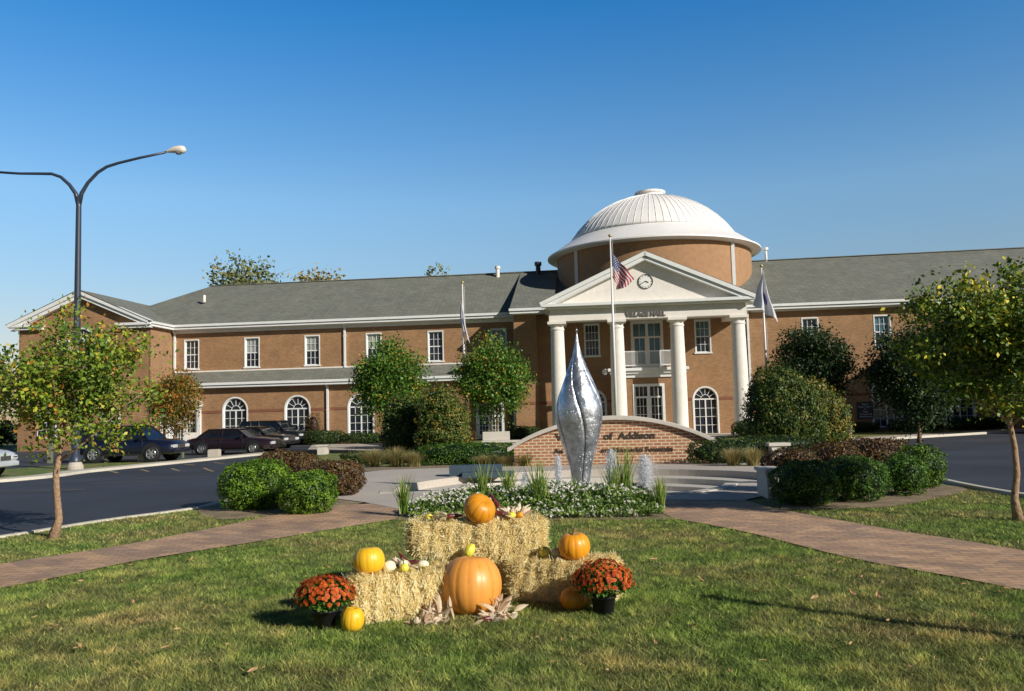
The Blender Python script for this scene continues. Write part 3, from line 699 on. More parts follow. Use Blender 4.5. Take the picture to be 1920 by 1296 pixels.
def rect_window(cx, w, zb, zt, y, kind='glass', nc=3, name='window', casing=.07, label=None):
    mb = MB(); x0, x1 = cx-w/2, cx+w/2; dp = .22
    # casing round the opening, slightly proud, and reveals
    mb.box(x0, x0+.07, y-.03, y+dp, zb, zt); mb.box(x1-.07, x1, y-.03, y+dp, zb, zt)
    mb.box(x0+.07, x1-.07, y-.03, y+dp, zt-.08, zt); mb.box(x0-.06, x1+.06, y-.08, y+dp, zb-.1, zb-.0)
    zi0, zi1 = zb, zt-.08; zm = (zi0+zi1)/2; xi0, xi1 = x0+.07, x1-.07; ys = y+.14
    mb.box(xi0, xi1, ys-.03, ys+.03, zm-.035, zm+.035)
    for a, b in ((xi0, xi0+.05), (xi1-.05, xi1)): mb.box(a, b, ys-.028, ys+.028, zi0, zi1)
    mb.box(xi0+.05, xi1-.05, ys-.028, ys+.028, zi1-.05, zi1); mb.box(xi0+.05, xi1-.05, ys-.028, ys+.028, zi0, zi0+.06)
    sash(mb, xi0+.05, xi1-.05, zm+.035, zi1-.05, ys, nc, 2, .026); sash(mb, xi0+.05, xi1-.05, zi0+.06, zm-.035, ys, nc, 2, .026)
    fr_ = mb.build(name, MT['white'], VH)
    mb = MB(); mb.box(xi0, xi1, ys+.03, ys+.05, zi0, zm); mb.build('pane', MT['glass'], fr_)
    mb = MB(); mb.box(xi0, xi1, ys+.03, ys+.05, zm, zi1); mb.build('pane', MT[kind], fr_)
    return fr_
def arch_window(cx, w, zb, zt, y, nr=4, nc=4, name='window'):
    r = w/2; zs = zt-r; mb = MB(); dp = .22; ys = y+.14
    def ring(ro, ri, y0, y1, n=18):
        vs = []; fs = []
        for k in range(n+1):
            c, s_ = math.cos(PI*k/n), math.sin(PI*k/n)
            vs += [(cx-ro*c, y0, zs+ro*s_), (cx-ri*c, y0, zs+ri*s_), (cx-ri*c, y1, zs+ri*s_), (cx-ro*c, y1, zs+ro*s_)]
        for k in range(n):
            for q in range(4): fs.append((k*4+q, k*4+(q+1) % 4, (k+1)*4+(q+1) % 4, (k+1)*4+q))
        mb.add(vs, fs)
    ring(r, r-.10, y-.03, y+dp); ring(r-.10, r-.15, ys-.03, ys+.03); ring(r*.36, r*.36-.035, ys-.02, ys+.02)
    mb.box(cx-r, cx-r+.10, y-.03, y+dp, zb, zs); mb.box(cx+r-.10, cx+r, y-.03, y+dp, zb, zs)
    mb.box(cx-r-.05, cx+r+.05, y-.09, y+dp, zb-.1, zb)
    mb.box(cx-r+.1, cx+r-.1, ys-.03, ys+.03, zs-.05, zs+.04)
    mb.box(cx-.045, cx+.045, ys-.03, ys+.03, zb, zs-.05)
    for a, b in ((cx-r+.1, cx-r+.15), (cx+r-.15, cx+r-.1)): mb.box(a, b, ys-.028, ys+.028, zb, zs-.05)
    sash(mb, cx-r+.13, cx-.04, zb, zs-.05, ys, nc//2, nr, .03); sash(mb, cx+.04, cx+r-.13, zb, zs-.05, ys, nc//2, nr, .03)
    for k in range(1, 6):
        th = PI*k/6; mb.bar((cx+r*.34*math.cos(th), ys, zs+r*.34*math.sin(th)), (cx+(r-.12)*math.cos(th), ys, zs+(r-.12)*math.sin(th)), .03, .03)
    fr_ = fixn(mb.build(name, MT['white'], VH))
    mb = MB(); ap = arch_pts(cx, w-.2, zs); poly = [(cx-r+.1, zb)]+ap+[(cx+r-.1, zb)]
    mb.quads_prism(poly, ys+.035, ys+.05); fixn(mb.build('pane', MT['glass'], fr_))
    return fr_

WC_L = [-33.62, -28.9, -24.26, -19.6, -14.98, -10.34]
# left wing, upper
UP = (5.78, 8.0)
wall('upper_wall', -35.1, -9.0, 4.6, 9.0, 1.5, [(c, 1.18, UP[0], UP[1], False) for c in WC_L])
for c, k in zip(WC_L, ('glass', 'glassblind', 'glassblind', 'glassblind', 'glass', 'glassteal')): rect_window(c, 1.18, UP[0], UP[1], 1.5, k)
AC_L = [-29.55, -24.88, -20.2, -15.5]
wall('ground_floor_wall', -35.1, -9.0, 0, 4.45, 0, [(c, 1.95, .35, 3.55, True) for c in AC_L]+[(-33.4, 1.9, .1, 2.6, False), (-10.9, 1.9, .1, 2.55, False)])
for c in AC_L: arch_window(c, 1.95, .35, 3.55, 0)
def french(cx, w, zb, zt, y, kind='glass', nr=4, ncl=3, trans=0.75, name='door', wh='white', fr=.12):
    mb = MB(); x0, x1 = cx-w/2, cx+w/2; ys = y+.12
    mb.box(x0-.04, x0+fr, y-.04, y+.22, zb, zt+.06); mb.box(x1-fr, x1+.04, y-.04, y+.22, zb, zt+.06); mb.box(x0+fr, x1-fr, y-.04, y+.22, zt-fr, zt+.06)
    zi = zt-fr-trans; mb.box(x0+fr, x1-fr, ys-.05, ys+.05, zi-.06, zi+.06); mb.box(cx-.09, cx+.09, ys-.045, ys+.045, zb, zt-fr)
    for a, b in ((x0+fr, cx-.09), (cx+.09, x1-fr)):
        mb.box(a, a+.07, ys-.04, ys+.04, zb, zi-.06); mb.box(b-.07, b, ys-.04, ys+.04, zb, zi-.06); mb.box(a+.07, b-.07, ys-.04, ys+.04, zb, zb+.3)
        sash(mb, a+.07, b-.07, zb+.3, zi-.06, ys, ncl, nr, .03); sash(mb, a, b, zi+.06, zt-fr, ys, ncl, 1, .03)
    o = mb.build(name, MT[wh], VH)
    mb = MB(); mb.box(x0+fr, x1-fr, ys+.05, ys+.07, zb, zt-fr); mb.build('pane', MT[kind], o)
    return o
french(-33.4, 1.9, .1, 2.6, 0, name='entrance_door'); french(-10.9, 1.9, .1, 2.55, 0, name='entrance_door')
# entrance surround at the far left
mb = MB(); mb.box(-34.7, -34.45, -.25, 0, 0, 2.9); mb.box(-32.35, -32.1, -.25, 0, 0, 2.9); mb.box(-34.8, -32.0, -.35, 0, 2.9, 3.25); mb.quads_prism([(-34.8, 3.25), (-32.0, 3.25), (-33.4, 3.85)], -.3, 0)
mb.build('door_surround', MT['white'], VH)
# dark room boxes so that walls read solid
mb = MB(); mb.box(-35.0, -9.1, 1.9, 15, 0, 9.0); mb.box(-35.0, -9.1, .4, 1.95, 0, 4.4); mb.box(-7.3, 23.8, .4, 15, 0, 8.9); mb.box(-44.9, -35.2, -1.5, 15, 0, 8.9); mb.box(-9.0, -7.2, .35, 1.9, 0, 8.8)
mb.build('inner_walls', MT['interior'], VH)
# bands
for a, b, y in ((-35.1, -9.62, 0), (-8.98, -7.42, -.6), (7.25, 23.2, 0), (-7.4, 7.2, 0)):
    ops = sorted([c for c in AC_L+[-3.6, 4.0, 11.2, 15.92, 20.6, -10.9, -33.4] if a < c < b]); x = a
    for c in ops:
        w = 1.95 if (c < -12 or c > 7 or c == -10.9) else 1.76
        o_ = MB(); o_.box(x, c-w/2-.04, y-.025, y, 2.40, 2.60); o_.build('brick_band', MT['band'], VH); x = c+w/2+.04
    o_ = MB(); o_.box(x, b, y-.025, y, 2.40, 2.60); o_.build('brick_band', MT['band'], VH)
# eaves: gutter + fascia profile
def eave(name, x0, x1, y, z, depth=.7, parent=VH):
    mb = MB()
    mb.box(x0, x1, y, y+.14, z+.16, z+.34)       # gutter
    mb.box(x0+.04, x1-.04, y+.10, y+.3, z-.02, z+.14)   # fascia
    mb.box(x0+.06, x1-.06, y+.2, y+depth+.1, z-.05, z-.025)  # soffit
    o = bevel(mb.build(name, MT['white'], parent), .02); return o
eave('eave', -35.2, -8.95, .72, 8.72, .8)
mb = MB(); mb.box(-35.0, -9.0, 1.42, 1.5, 8.45, 8.68); mb.build('frieze', MT['white'], VH); mb = MB(); mb.box(7.3, 23.2, -.08, 0, 8.3, 8.5); mb.build('frieze', MT['white'], VH)
eave('eave', -35.0, -9.9, -.62, 4.25, .6)
eave('eave', -9.25, -6.3, -1.32, 8.72, .75)
eave('eave', 6.9, 22.6, -.72, 8.42, .75)
# pent roof
mb = MB(); mb.add([(-35.0, -.6, 4.58), (-9.9, -.6, 4.58), (-9.9, 1.5, 5.52), (-35.0, 1.5, 5.52), (-9.9, 1.5, 4.4), (-9.9, -.6, 4.4)], [(0, 1, 2, 3), (1, 5, 4, 2)]); mb.build('pent_roof', MT['roof'], VH)
mb = MB(); mb.box(-35.0, -9.9, 1.40, 1.497, 5.50, 5.60); mb.build('flashing', MT['cream'], VH)
# block beside portico
wall('bay_wall', -9.0, -7.4, 0, 9.0, -.6, [])
mb = MB(); mb.box(-9.0, -7.4, -.596, 1.7, 0.01, 8.99); mb.box(-9.6,-9.0,.0,1.5,0,4.4); mb.build('bay_wall', MT['brick'], VH)
# portico wall & right wing
wall('portico_wall', -7.4, 7.25, 0, 9.2, 0, [(-3.6, 1.1, 5.68, 7.95, False), (4.0, 1.1, 5.68, 7.95, False), (0.2, 2.15, 4.7, 7.95, False), (-3.6, 1.76, .12, 3.35, True), (4.0, 1.76, .12, 3.35, True)])
rect_window(-3.6, 1.1, 5.68, 7.95, 0, 'glass', 4); rect_window(4.0, 1.1, 5.68, 7.95, 0, 'glassteal', 3)
arch_window(-3.6, 1.76, .12, 3.35, 0); arch_window(4.0, 1.76, .12, 3.35, 0)
french(.2, 2.15, 4.7, 7.95, 0, 'glassteal', 2, 2, .95, 'balcony_door', 'cream', .14)
RW_ = [11.2, 15.92, 20.6]
wall('right_wing_wall', 7.25, 23.3, 0, 8.6, 0, [(c, 1.12, 5.6, 7.82, False) for c in RW_]+[(c, 1.95, .35, 3.55, True) for c in RW_])
for c in RW_: rect_window(c, 1.12, 5.6, 7.82, 0, 'glass' if c != 15.92 else 'glassteal')
for c in RW_: arch_window(c, 1.95, .35, 3.55, 0)
# wall ops in portico wall share columns: rebuilt above per centre
# gable block left
GX0, GX1, GY = -45.3, -35.1, -2.0; GC = -40.1
wall('gable_wall', GX0+.3, GX1, 0, 8.9, GY, [(GC, 1.5, 5.8, 9.0-.2, True), (GC-1.5, .95, 5.8, 7.9, False), (GC+1.5, .95, 5.8, 7.9, False), (GC+2.4, 1.3, 1.0, 3.3, False), (GC-2.2, 1.3, 1.0, 3.3, False)][:1]+[])
mb = MB(); mb.quads_prism([(GX0+.3, 8.9), (GX1, 8.9), (GC, 11.05)], GY, GY+.3)
mb.add([(GX1, GY, 0), (GX1, 1.6, 0), (GX1, 1.6, 9), (GX1, GY, 9)], [(0, 1, 2, 3)]); mb.add([(GX0+.3, GY, 0), (GX0+.3, 15, 0), (GX0+.3, 15, 9), (GX0+.3, GY, 9)], [(3, 2, 1, 0)])
mb.build('gable_wall', MT['brick'], VH)
arch_window(GC, 1.5, 5.8, 8.8, GY)
for c in (GC-1.45, GC+1.45):
    mb = MB(); mb.box(c-.5, c+.5, GY-.06, GY-.002, 5.75, 7.95); mb.box(c-.56, c+.56, GY-.1, GY-.002, 5.62, 5.75)
    f = mb.build('window', MT['white'], VH); mb2 = MB()
    for i in range(3):
        for j in range(4): mb2.box(c-.40+i*.275, c-.40+i*.275+.24, GY-.07, GY-.062, 5.85+j*.51, 5.85+j*.51+.46)
    mb2.build('pane', MT['glass'], f)
for c in (GC-2.6, GC+2.2):
    mb = MB(); mb.box(c-.75, c+.75, GY-.06, GY-.002, .9, 3.2)
    f = mb.build('window', MT['white'], VH); mb2 = MB()
    for i in range(4):
        for j in range(4): mb2.box(c-.65+i*.33, c-.65+i*.33+.28, GY-.07, GY-.062, 1.0+j*.53, 1.0+j*.53+.47)
    mb2.build('pane', MT['glass'], f)
# gable cornices
def rake(name, x0, z0, x1, z1, yf, d, t, mat='white'):
    mb = MB(); dx, dz = x1-x0, z1-z0; l = math.hypot(dx, dz); nx, nz = -dz/l, dx/l
    if nz < 0: nx, nz = -nx, -nz
    vs = []
    for (lay, y0) in ((0, yf), (1, yf+.12)):
        a = t*(1.0 if lay == 0 else .55); b_ = (0 if lay == 0 else t*.55)
        o0 = t*.5 if lay == 0 else 0; o1 = t if lay == 0 else t*.5
        mb.quads_prism([(x0+nx*(o0-t), z0+nz*(o0-t)), (x1+nx*(o0-t), z1+nz*(o0-t)), (x1+nx*(o1-t), z1+nz*(o1-t)), (x0+nx*(o1-t), z0+nz*(o1-t))], y0, y0+d-(y0-yf))
    return fixn(mb.build(name, MT[mat], VH))
rake('rake_cornice', -45.6, 9.15, GC, 11.45, GY-.55, .6, .5); rake('rake_cornice', -34.8, 9.15, GC, 11.45, GY-.55, .6, .5)
for a_, b_, z_ in ((-45.6, -43.0, 8.74), (-37.4, -34.7, 8.6)):
    mb = MB(); mb.box(a_, b_, GY-.5, GY+.0, z_+.19, z_+.38); mb.box(a_+.1, b_-.08, GY-.35, GY, z_, z_+.19); bevel(mb.build('cornice_return', MT['white'], VH), .02)
None
mb = MB(); mb.box(-34.75, -34.62, GY-.4, .75, 8.88, 9.06); mb.box(-35.08, -34.72, GY-.3, 1.0, 8.70, 8.86); bevel(mb.build('eave', MT['white'], VH), .02)
# roofs
RY, RZ = 8.0, 13.05
mb = MB()
mb.add([(-42.3, .72, 9.05), (-8.9, .72, 9.05), (-8.9, RY, RZ), (-35.2, RY, RZ)], [(0, 1, 2, 3)])
mb.add([(-42.3, .72, 9.05), (-35.2, RY, RZ), (-42.3, 15.3, 9.05)], [(0, 1, 2)])
mb.add([(-42.3, 15.3, 9.05), (-35.2, RY, RZ), (40, RY, RZ+.3), (40, 15.3, 9.05)], [(0, 1, 2, 3)])
mb.add([(-9.2, -1.3, 9.05), (-6.2, -1.3, 9.05), (-6.2, RY, RZ+.012), (-9.2, RY, RZ+.012)], [(0, 1, 2, 3)])
mb.add([(-9.2, -1.3, 9.05), (-9.2, .72, 9.05), (-9.2, RY, RZ)], [(0, 1, 2)])
mb.add([(-6.25, -.72, 8.76), (40, -.72, 8.76), (40, RY, RZ+.3), (-6.25, RY, RZ)], [(0, 1, 2, 3)])
# cross gable
mb.add([(-45.7, GY-.6, 9.12), (GC, GY-.6, 11.5), (GC, 8, 11.5), (-45.7, 8, 9.12)], [(0, 1, 2, 3)]); mb.add([(-34.6, GY-.6, 9.02), (-34.6, 1.3, 9.02), (GC, 8, 11.5), (GC, GY-.6, 11.5)], [(0, 1, 2, 3)])
rf = mb.build('roof', MT['roof'], VH)
mb = MB(); mb.bar((-35.2, RY, RZ+.03), (-6, RY, RZ+.03), .25, .05); mb.bar((6, RY, RZ+.13), (40, RY, RZ+.33), .25, .05); mb.build('ridge_cap', MT['roof'], rf)
for (x, h_, r_) in ((-11.0, .5, .22), (-7.75, .7, .28)):
    mb = MB(); mb.lathe([(r_*.7, RZ-.6), (r_*.7, RZ+h_*.6), (r_, RZ+h_*.6), (r_, RZ+h_), (0, RZ+h_)], 16, (x, RY-.6)); mb.build('roof_vent', MT['cream'] if x < -9 else MT['dark'], rf)
mb = MB(); mb.lathe([(.12, 11.2), (.12, 11.75), (0, 11.75)], 10, (-34.0, 4.3)); mb.build('roof_vent', MT['cream'], rf)
mb = MB(); mb.lathe([(.1, RZ-.3), (.1, RZ+.9), (.2, RZ+.95), (.2, RZ+1.15), (0, RZ+1.15)], 12, (10.05, RY)); mb.build('roof_vent', MT['white'], rf)
mb = MB(); mb.box(15.2, 17.2, 12, 13, 10, 13.75); mb.box(15.1, 17.3, 11.9, 13.1, 13.75, 13.9); mb.build('chimney', MT['brick'], rf)
# right projecting block (mostly beyond the frame)
mb = MB(); mb.box(23.3, 34.5, -12.6, 14, 0, 8.9); mb.quads_prism([(23.3, 8.95), (34.5, 8.95), (28.9, 11.2)], -12.6, -12.3); mb.build('end_block_wall', MT['brick'], VH)
mb = MB(); mb.add([(22.6, -13.3, 8.85), (28.9, -13.3, 11.9), (28.9, 8, 11.9), (22.6, 8, 8.85)], [(0, 3, 2, 1)]); mb.add([(35.2, -13.3, 8.85), (28.9, -13.3, 11.9), (28.9, 8, 11.9), (35.2, 8, 8.85)], [(0, 1, 2, 3)]); mb.build('roof', MT['roof'], VH)
mb = MB(); mb.box(22.6, 22.8, -13.3, -.7, 8.5, 8.8); mb.box(22.7, 23.3, -13.2, -.7, 8.46, 8.5); mb.build('eave', MT['white'], VH)
for c in (26.6, 29.25, 31.9): rect_window(c, 1.12, 5.6, 7.82, -12.85); 
# downspouts
def dspout(x, y, z0, z1, top=True):
    mb = MB()
    if top: mb.bar((x, y-.5, z1+.12), (x, y-.08, z1-.25), .13, .13)
    mb.box(x-.07, x+.07, y-.16, y-.03, z0, z1-.2)
    for k in range(int((z1-z0)/2)+1): mb.box(x-.1, x+.1, y-.17, y-.001, z0+.3+2*k, z0+.36+2*k)
    mb.build('downspout', MT['white'], VH)
dspout(-21.75, 1.5, 5.5, 8.7); dspout(-22.6, 0, .1, 4.25); dspout(-34.9, 1.5, 5.5, 8.7); dspout(-9.15, .0, .1, 4.25); dspout(-9.15, 1.5, 5.6, 8.6); dspout(7.05, -.0, .1, 8.5); dspout(-34.95, -.3, .1, 4.3)
# portico ------------------------------------------------
CX = [-5.8, -1.93, 1.93, 5.8]
mb = MB(); mb.box(-6.8, 6.8, -5.2, 0, 0, .12); mb.box(-7.2, 7.2, -5.6, -5.2, 0, .06); bevel(mb.build('portico_floor', MT['step'], VH), .02)
for c in CX:
    pr = [(.62, .3), (.62, .38), (.52, .42), (.50, .5), (.495, 2.5), (.475, 4.5), (.44, 6.4), (.425, 7.15), (.47, 7.18), (.47, 7.26), (.425, 7.28), (.425, 7.4), (.54, 7.52), (.54, 7.54)]
    mb = MB(); mb.lathe(pr, 32, (c, -3.9)); col = mb.build('column', MT['cream'], VH, True); md = col.modifiers.new('e', 'EDGE_SPLIT'); md.split_angle = rad(40)
    mb = MB(); mb.box(c-.6, c+.6, -4.5, -3.3, 7.54, 7.72); bevel(mb.build('capital', MT['cream'], col), .01)
    mb = MB(); mb.box(c-.66, c+.66, -4.56, -3.24, .12, .3); bevel(mb.build('plinth', MT['cream'], col), .01)
mb = MB()
mb.box(-6.3, 6.3, -4.4, -3.4, 7.72, 8.26); mb.box(-6.3, -5.3, -3.4, -.002, 7.72, 8.26); mb.box(5.3, 6.3, -3.4, -.002, 7.72, 8.26)
mb.box(-6.24, 6.24, -4.34, -.05, 8.26, 8.5)
bevel(mb.build('entablature', MT['cream'], VH), .015)
mb = MB(); mb.box(-5.3, 5.3, -3.4, -.01, 8.0, 8.1); mb.build('portico_ceiling', MT['soffit'], VH)
mb = MB(); mb.box(-6.75, 6.75, -5.0, -.02, 8.62, 8.82); mb.box(-6.5, 6.5, -4.75, -.03, 8.5, 8.62); bevel(mb.build('cornice', MT['white'], VH), .02)
mb = MB(); mb.quads_prism([(-6.3, 8.82), (6.3, 8.82), (0, 11.62)], -4.40, -4.2); fixn(mb.build('tympanum', MT['cream'], VH))
rake('rake_cornice', -6.85, 8.92, 0, 11.98, -5.05, .66, .5); rake('rake_cornice', 6.85, 8.92, 0, 11.98, -5.05, .66, .5)
mb = MB(); mb.add([(-6.85, -5.05, 8.95), (0, -5.05, 12.0), (0, 6, 12.0), (-6.85, 6, 8.95)], [(0, 1, 2, 3)]); mb.add([(6.85, -5.05, 8.95), (6.85, 6, 8.95), (0, 6, 12.0), (0, -5.05, 12.0)], [(0, 1, 2, 3)])
mb.build('portico_roof', MT['roof'], VH)
text_mesh('lettering', 'VILLAGE HALL', .40, simple('grey bronze letters', (.16, .14, .13), .5), VH, (-.05, -4.45, 7.86), ext=.03, bold=.012, sx=.98)
# clock
ck = MB(); ck.lathe([(.47, 0), (.47, .06), (.435, .06), (.435, .02)], 40, cap=False); ck_o = ck.build('clock', MT['dark'], VH, loc=(0.02, -4.41, 10.1)); ck_o.rotation_euler = (PI/2, 0, 0)
mb = MB(); mb.lathe([(.43, .0), (.43, .02), (0, .02)], 40); mb.build('clock_face', simple('pale clock face', (.85, .82, .76), .5, var=.02), ck_o)
mb = MB()
for k in range(12): th = PI*k/6; mb.bar((.33*math.cos(th), .33*math.sin(th), .03), (.39*math.cos(th), .39*math.sin(th), .03), .028, .012)
mb.build('hour_mark', MT['dark'], ck_o)
for ang, ln, w_ in ((90-41*6, .36, .035), (90-3.68*30, .2, .045)):
    mb = MB(); th = rad(ang); mb.bar((-.05*math.cos(th), -.05*math.sin(th), .045), (ln*math.cos(th), ln*math.sin(th), .045), w_, .012); mb.build('clock_hand', MT['black'], ck_o)
# vestibule with balcony
mb = MB()
VX0, VX1, VY = -2.25, 2.35, -2.5
wall('vestibule_wall', VX0, VX1, 0, 4.1, VY, [(.05, 2.0, .15, 3.5, False)])
mb.add([(VX0, VY, 0), (VX0, 0, 0), (VX0, 0, 4.1), (VX0, VY, 4.1)], [(3, 2, 1, 0)]); mb.add([(VX1, VY, 0), (VX1, 0, 0), (VX1, 0, 4.1), (VX1, VY, 4.1)], [(0, 1, 2, 3)]); mb.build('vestibule_wall', MT['brick'], VH)
mb = MB(); mb.box(VX0+.05, VX1-.05, VY+.35, -.05, .1, 4.05); mb.build('inner_walls', MT['interior'], VH)
french(.05, 2.0, .15, 3.5, VY, 'glass', 4, 3, .7, 'entrance_door')
mb = MB(); mb.box(VX0-.35, VX1+.35, VY-.4, -.005, 4.42, 4.62); mb.box(VX0-.2, VX1+.2, VY-.25, -.006, 4.24, 4.42); mb.box(VX0-.05, VX1+.05, VY-.1, -.007, 3.98, 4.24); bevel(mb.build('balcony_slab', MT['white'], VH), .015)
rl = MB(); x0, x1, z0, z1, y = -1.75, 2.0, 4.8, 5.75, VY-.1
rl.box(x0, x1, y-.05, y+.05, z1-.07, z1); rl.box(x0, x1, y-.04, y+.04, z0-.05, z0+.03)
for xp in (x0, x0+(x1-x0)*.3, x0+(x1-x0)*.7, x1): rl.box(xp-.045, xp+.045, y-.045, y+.045, 4.62, z1+.0)
def lattice(a, b, sgn):
    w_, h_ = b-a, z1-.07-z0-.03; zl = z0+.03
    for k in range(-3, 5):
        f = k/4
        # diagonal strips
        p0 = [a+w_*max(0, f), zl+h_*max(0, -f)]; p1 = [a+w_*min(1, 1+f), zl+h_*min(1, 1-f)]
        if p1[0]-p0[0] > .05:
            if sgn < 0: p0[0] = a+b-p0[0]; p1[0] = a+b-p1[0]
            rl.bar((p0[0], y, p0[1]), (p1[0], y, p1[1]), .035, .04)
w3 = (x1-x0)
lattice(x0, x0+w3*.15, 1); lattice(x0+w3*.15, x0+w3*.3, -1); lattice(x0+w3*.3, x0+w3*.5, 1); lattice(x0+w3*.5, x0+w3*.7, -1); lattice(x0+w3*.7, x0+w3*.85, 1); lattice(x0+w3*.85, x1, -1)
for xs_ in (x0, x1): rl.box(xs_-.04, xs_+.04, y+.05, -.01, z1-.07, z1-.002); rl.box(xs_-.03, xs_+.03, y+.05, -.01, z0-.05, z0+.03)
rl.build('balcony_railing', MT['white'], VH)
# side cornice lamps
mb = MB(); mb.lathe([(0, 4.2), (.13, 4.28), (.16, 4.45), (.1, 4.6), (0, 4.62)], 14, (VX0-.55, VY-.2)); mb.build('wall_lamp', MT['white'], VH, True)
# drum and dome
DC = (1.25, 7.3)
mb = MB(); mb.lathe([(7.45, 8.0), (7.45, 13.75)], 96, DC, cap=False); mb.build('drum', simple('tan drum brick', (.36, .20, .10), .85, var=.1, scale=3, bump=.2), VH, True)
mb = MB(); mb.lathe([(7.46, 13.62), (8.12, 13.68), (8.2, 13.72), (8.2, 13.82), (8.08, 13.86), (6.22, 15.12), (6.22, 15.16)], 120, DC, cap=False)
sk = mb.build('skirt_roof', MT['domewhite'], VH, True); sk.modifiers.new('e', 'EDGE_SPLIT').split_angle = rad(35)
nr = 72; hcap = 3.4; rb = 6.3; Rs = (rb*rb+hcap*hcap)/(2*hcap); zc = 15.12-(Rs-hcap)
pr = []
for k in range(25):
    am = math.asin(rb/Rs)*(1-k/24*.93); pr.append((Rs*math.sin(am), zc+Rs*math.cos(am)))
mb = MB(); mb.lathe(pr, 144, DC); dm = mb.build('dome', MT['domewhite'], VH, True)
mb = MB()
for k in range(nr):
    th = 2*PI*k/nr; c, s_ = math.cos(th), math.sin(th)
    mb.tube([(DC[0]+r_*c*1.003, DC[1]+r_*s_*1.003, z_+.02) for r_, z_ in pr[::3]], [.014]*8+[.01], 5)
mb.build('standing_seams', MT['domewhite'], dm, True)
mb = MB(); mb.lathe([(1.2, 18.25), (1.2, 18.55), (1.05, 18.58), (1.05, 18.72), (1.2, 18.74), (1.2, 18.86), (0, 18.92)], 40, DC); mb.build('lantern_cap', MT['domewhite'], dm)
mb = MB(); mb.bar((DC[0]-2.0, DC[1]+.3, 18.4), (DC[0]-1.2, DC[1]+.3, 18.6), .5, .2); mb.build('hatch', MT['dark'], dm)
for lx in (-4.6, 6.6):
    dx = lx-DC[0]; yy = DC[1]-math.sqrt(7.45**2-dx*dx)-.08; mb = MB(); mb.box(lx-.12, lx+.12, yy-.12, yy+.15, 10.5, 13.62); mb.build('downspout', MT['white'], VH)
# wall directory board on the right wing
bd = MB(); bd.box(13.95, 15.0, -.12, -.03, .85, 2.0); bdo = bd.build('directory_board', MT['black'], VH)
for k, s_ in enumerate(('Visitors', 'Please Check In', 'At', 'Police', 'Courtroom &', 'Administration')):
    text_mesh('lettering', s_, .15, MT['white'], bdo, (14.47, -.13, 1.78-k*.165), ext=.004, sx=.95)

# ------------------------------------------------------------------ street lamp
p = gp(141, 880); k = 11.9
lp = thing('street_lamp', 'tall dark double armed street lamp at the left with pale cobra heads', 'street lamp', (p.x, p.y, p.z))
mb = MB(); mb.lathe([(.24, 0), (.24, .5), (.17, .55), (.14, 6), (.11, 11.3), (.12, 11.75)], 16); mb.build('pole', MT['lampmetal'], lp, True)
mb = MB(); mb.lathe([(.33, 0), (.33, .12), (.24, .3)], 16); mb.build('base', MT['concrete'], lp)
for sx, pts in ((1, [(0, 11.4), (.12, 11.9), (.38, 12.35), (.8, 12.8), (1.2, 13.05), (1.7, 13.2), (2.6, 13.4), (3.75, 13.62)]), (-1, [(0, 11.4), (-.14, 11.9), (-.42, 12.3), (-.8, 12.65), (-1.2, 12.8), (-1.7, 12.82), (-2.6, 12.85), (-3.7, 12.95)])):
    mb = MB(); mb.tube([(x, 0, z) for x, z in pts], [.11, .09, .075, .07, .065, .06, .055, .05], 10); am = mb.build('arm', MT['lampmetal'], lp, True)
    e = pts[-1]; mb = MB(); prs = []
    for i in range(11):
        f = i/10; prs.append(((e[0]+sx*.9*f, 0, e[1]+.06*f*sx+.02+(.06*math.sin(f*PI))), .03+.15*math.sin(min(1, f*1.25)*PI*.5)*(1 if f < .8 else math.sqrt(max(.02, 1-((f-.8)/.2)**2)))))
    mb.tube([q for q, r_ in prs], [r_ for q, r_ in prs], 14); hd = mb.build('lamp_head', simple('cream lamp head', (.75, .68, .6), .4, var=.03), am, True)
    hd.scale = (1, 1, 1)
    mb = MB(); mb.lathe([(0, -.14), (.1, -.12), (.13, -.06), (.13, 0)], 14, (e[0]+sx*.58, 0)); lz = mb.build('lens', simple('grey lens', (.2, .22, .25), .2), hd, True); lz.location = (0, 0, e[1]+.02)

# ------------------------------------------------------------------ flagpoles & flags
def flagpole(px_top, py_top, px_bot, Y, label, r_=.075):
    b_ = at(px_bot, 815, Y); t_ = at(px_top, py_top, Y); z0 = ter(b_.x, Y)
    root = thing('flagpole', label, 'flagpole', (b_.x, Y, z0), 0, 'white flagpoles in front of the hall'); H_ = t_.z-z0
    mb = MB(); mb.tube([(0, 0, 0), (0, 0, H_*.5), (0, 0, H_-.12)], [r_, r_*.85, r_*.45], 12); mb.build('pole', MT['pole'], root, True)
    mb = MB(); mb.lathe([(.13, 0), (.16, .05), (.1, .25), (.08, .3)], 14); mb.build('base_collar', MT['pole'], root, True)
    mb = MB(); mb.lathe([(0, H_-.14), (.07, H_-.11), (.1, H_-.05), (.07, H_+.01), (0, H_+.03)], 14); mb.build('finial', MT['gold'], root, True)
    mb = MB(); mb.tube([(.1, -.03, H_-.3), (.12, -.03, H_*.5), (.1, -.03, 1.2)], .008, 5); mb.build('halyard', MT['pole'], root)
    return b_, z0, H_
b1, zb1, H1 = flagpole(868, 528, 873, 46, 'leftmost white flagpole, rising beside the round green tree')
b2, zb2, H2 = flagpole(1148, 440, 1157, 42, 'tallest white flagpole in front of the portico')
b3, zb3, H3 = flagpole(1436, 497, 1443, 45, 'rightmost white flagpole beside the big conical evergreen')
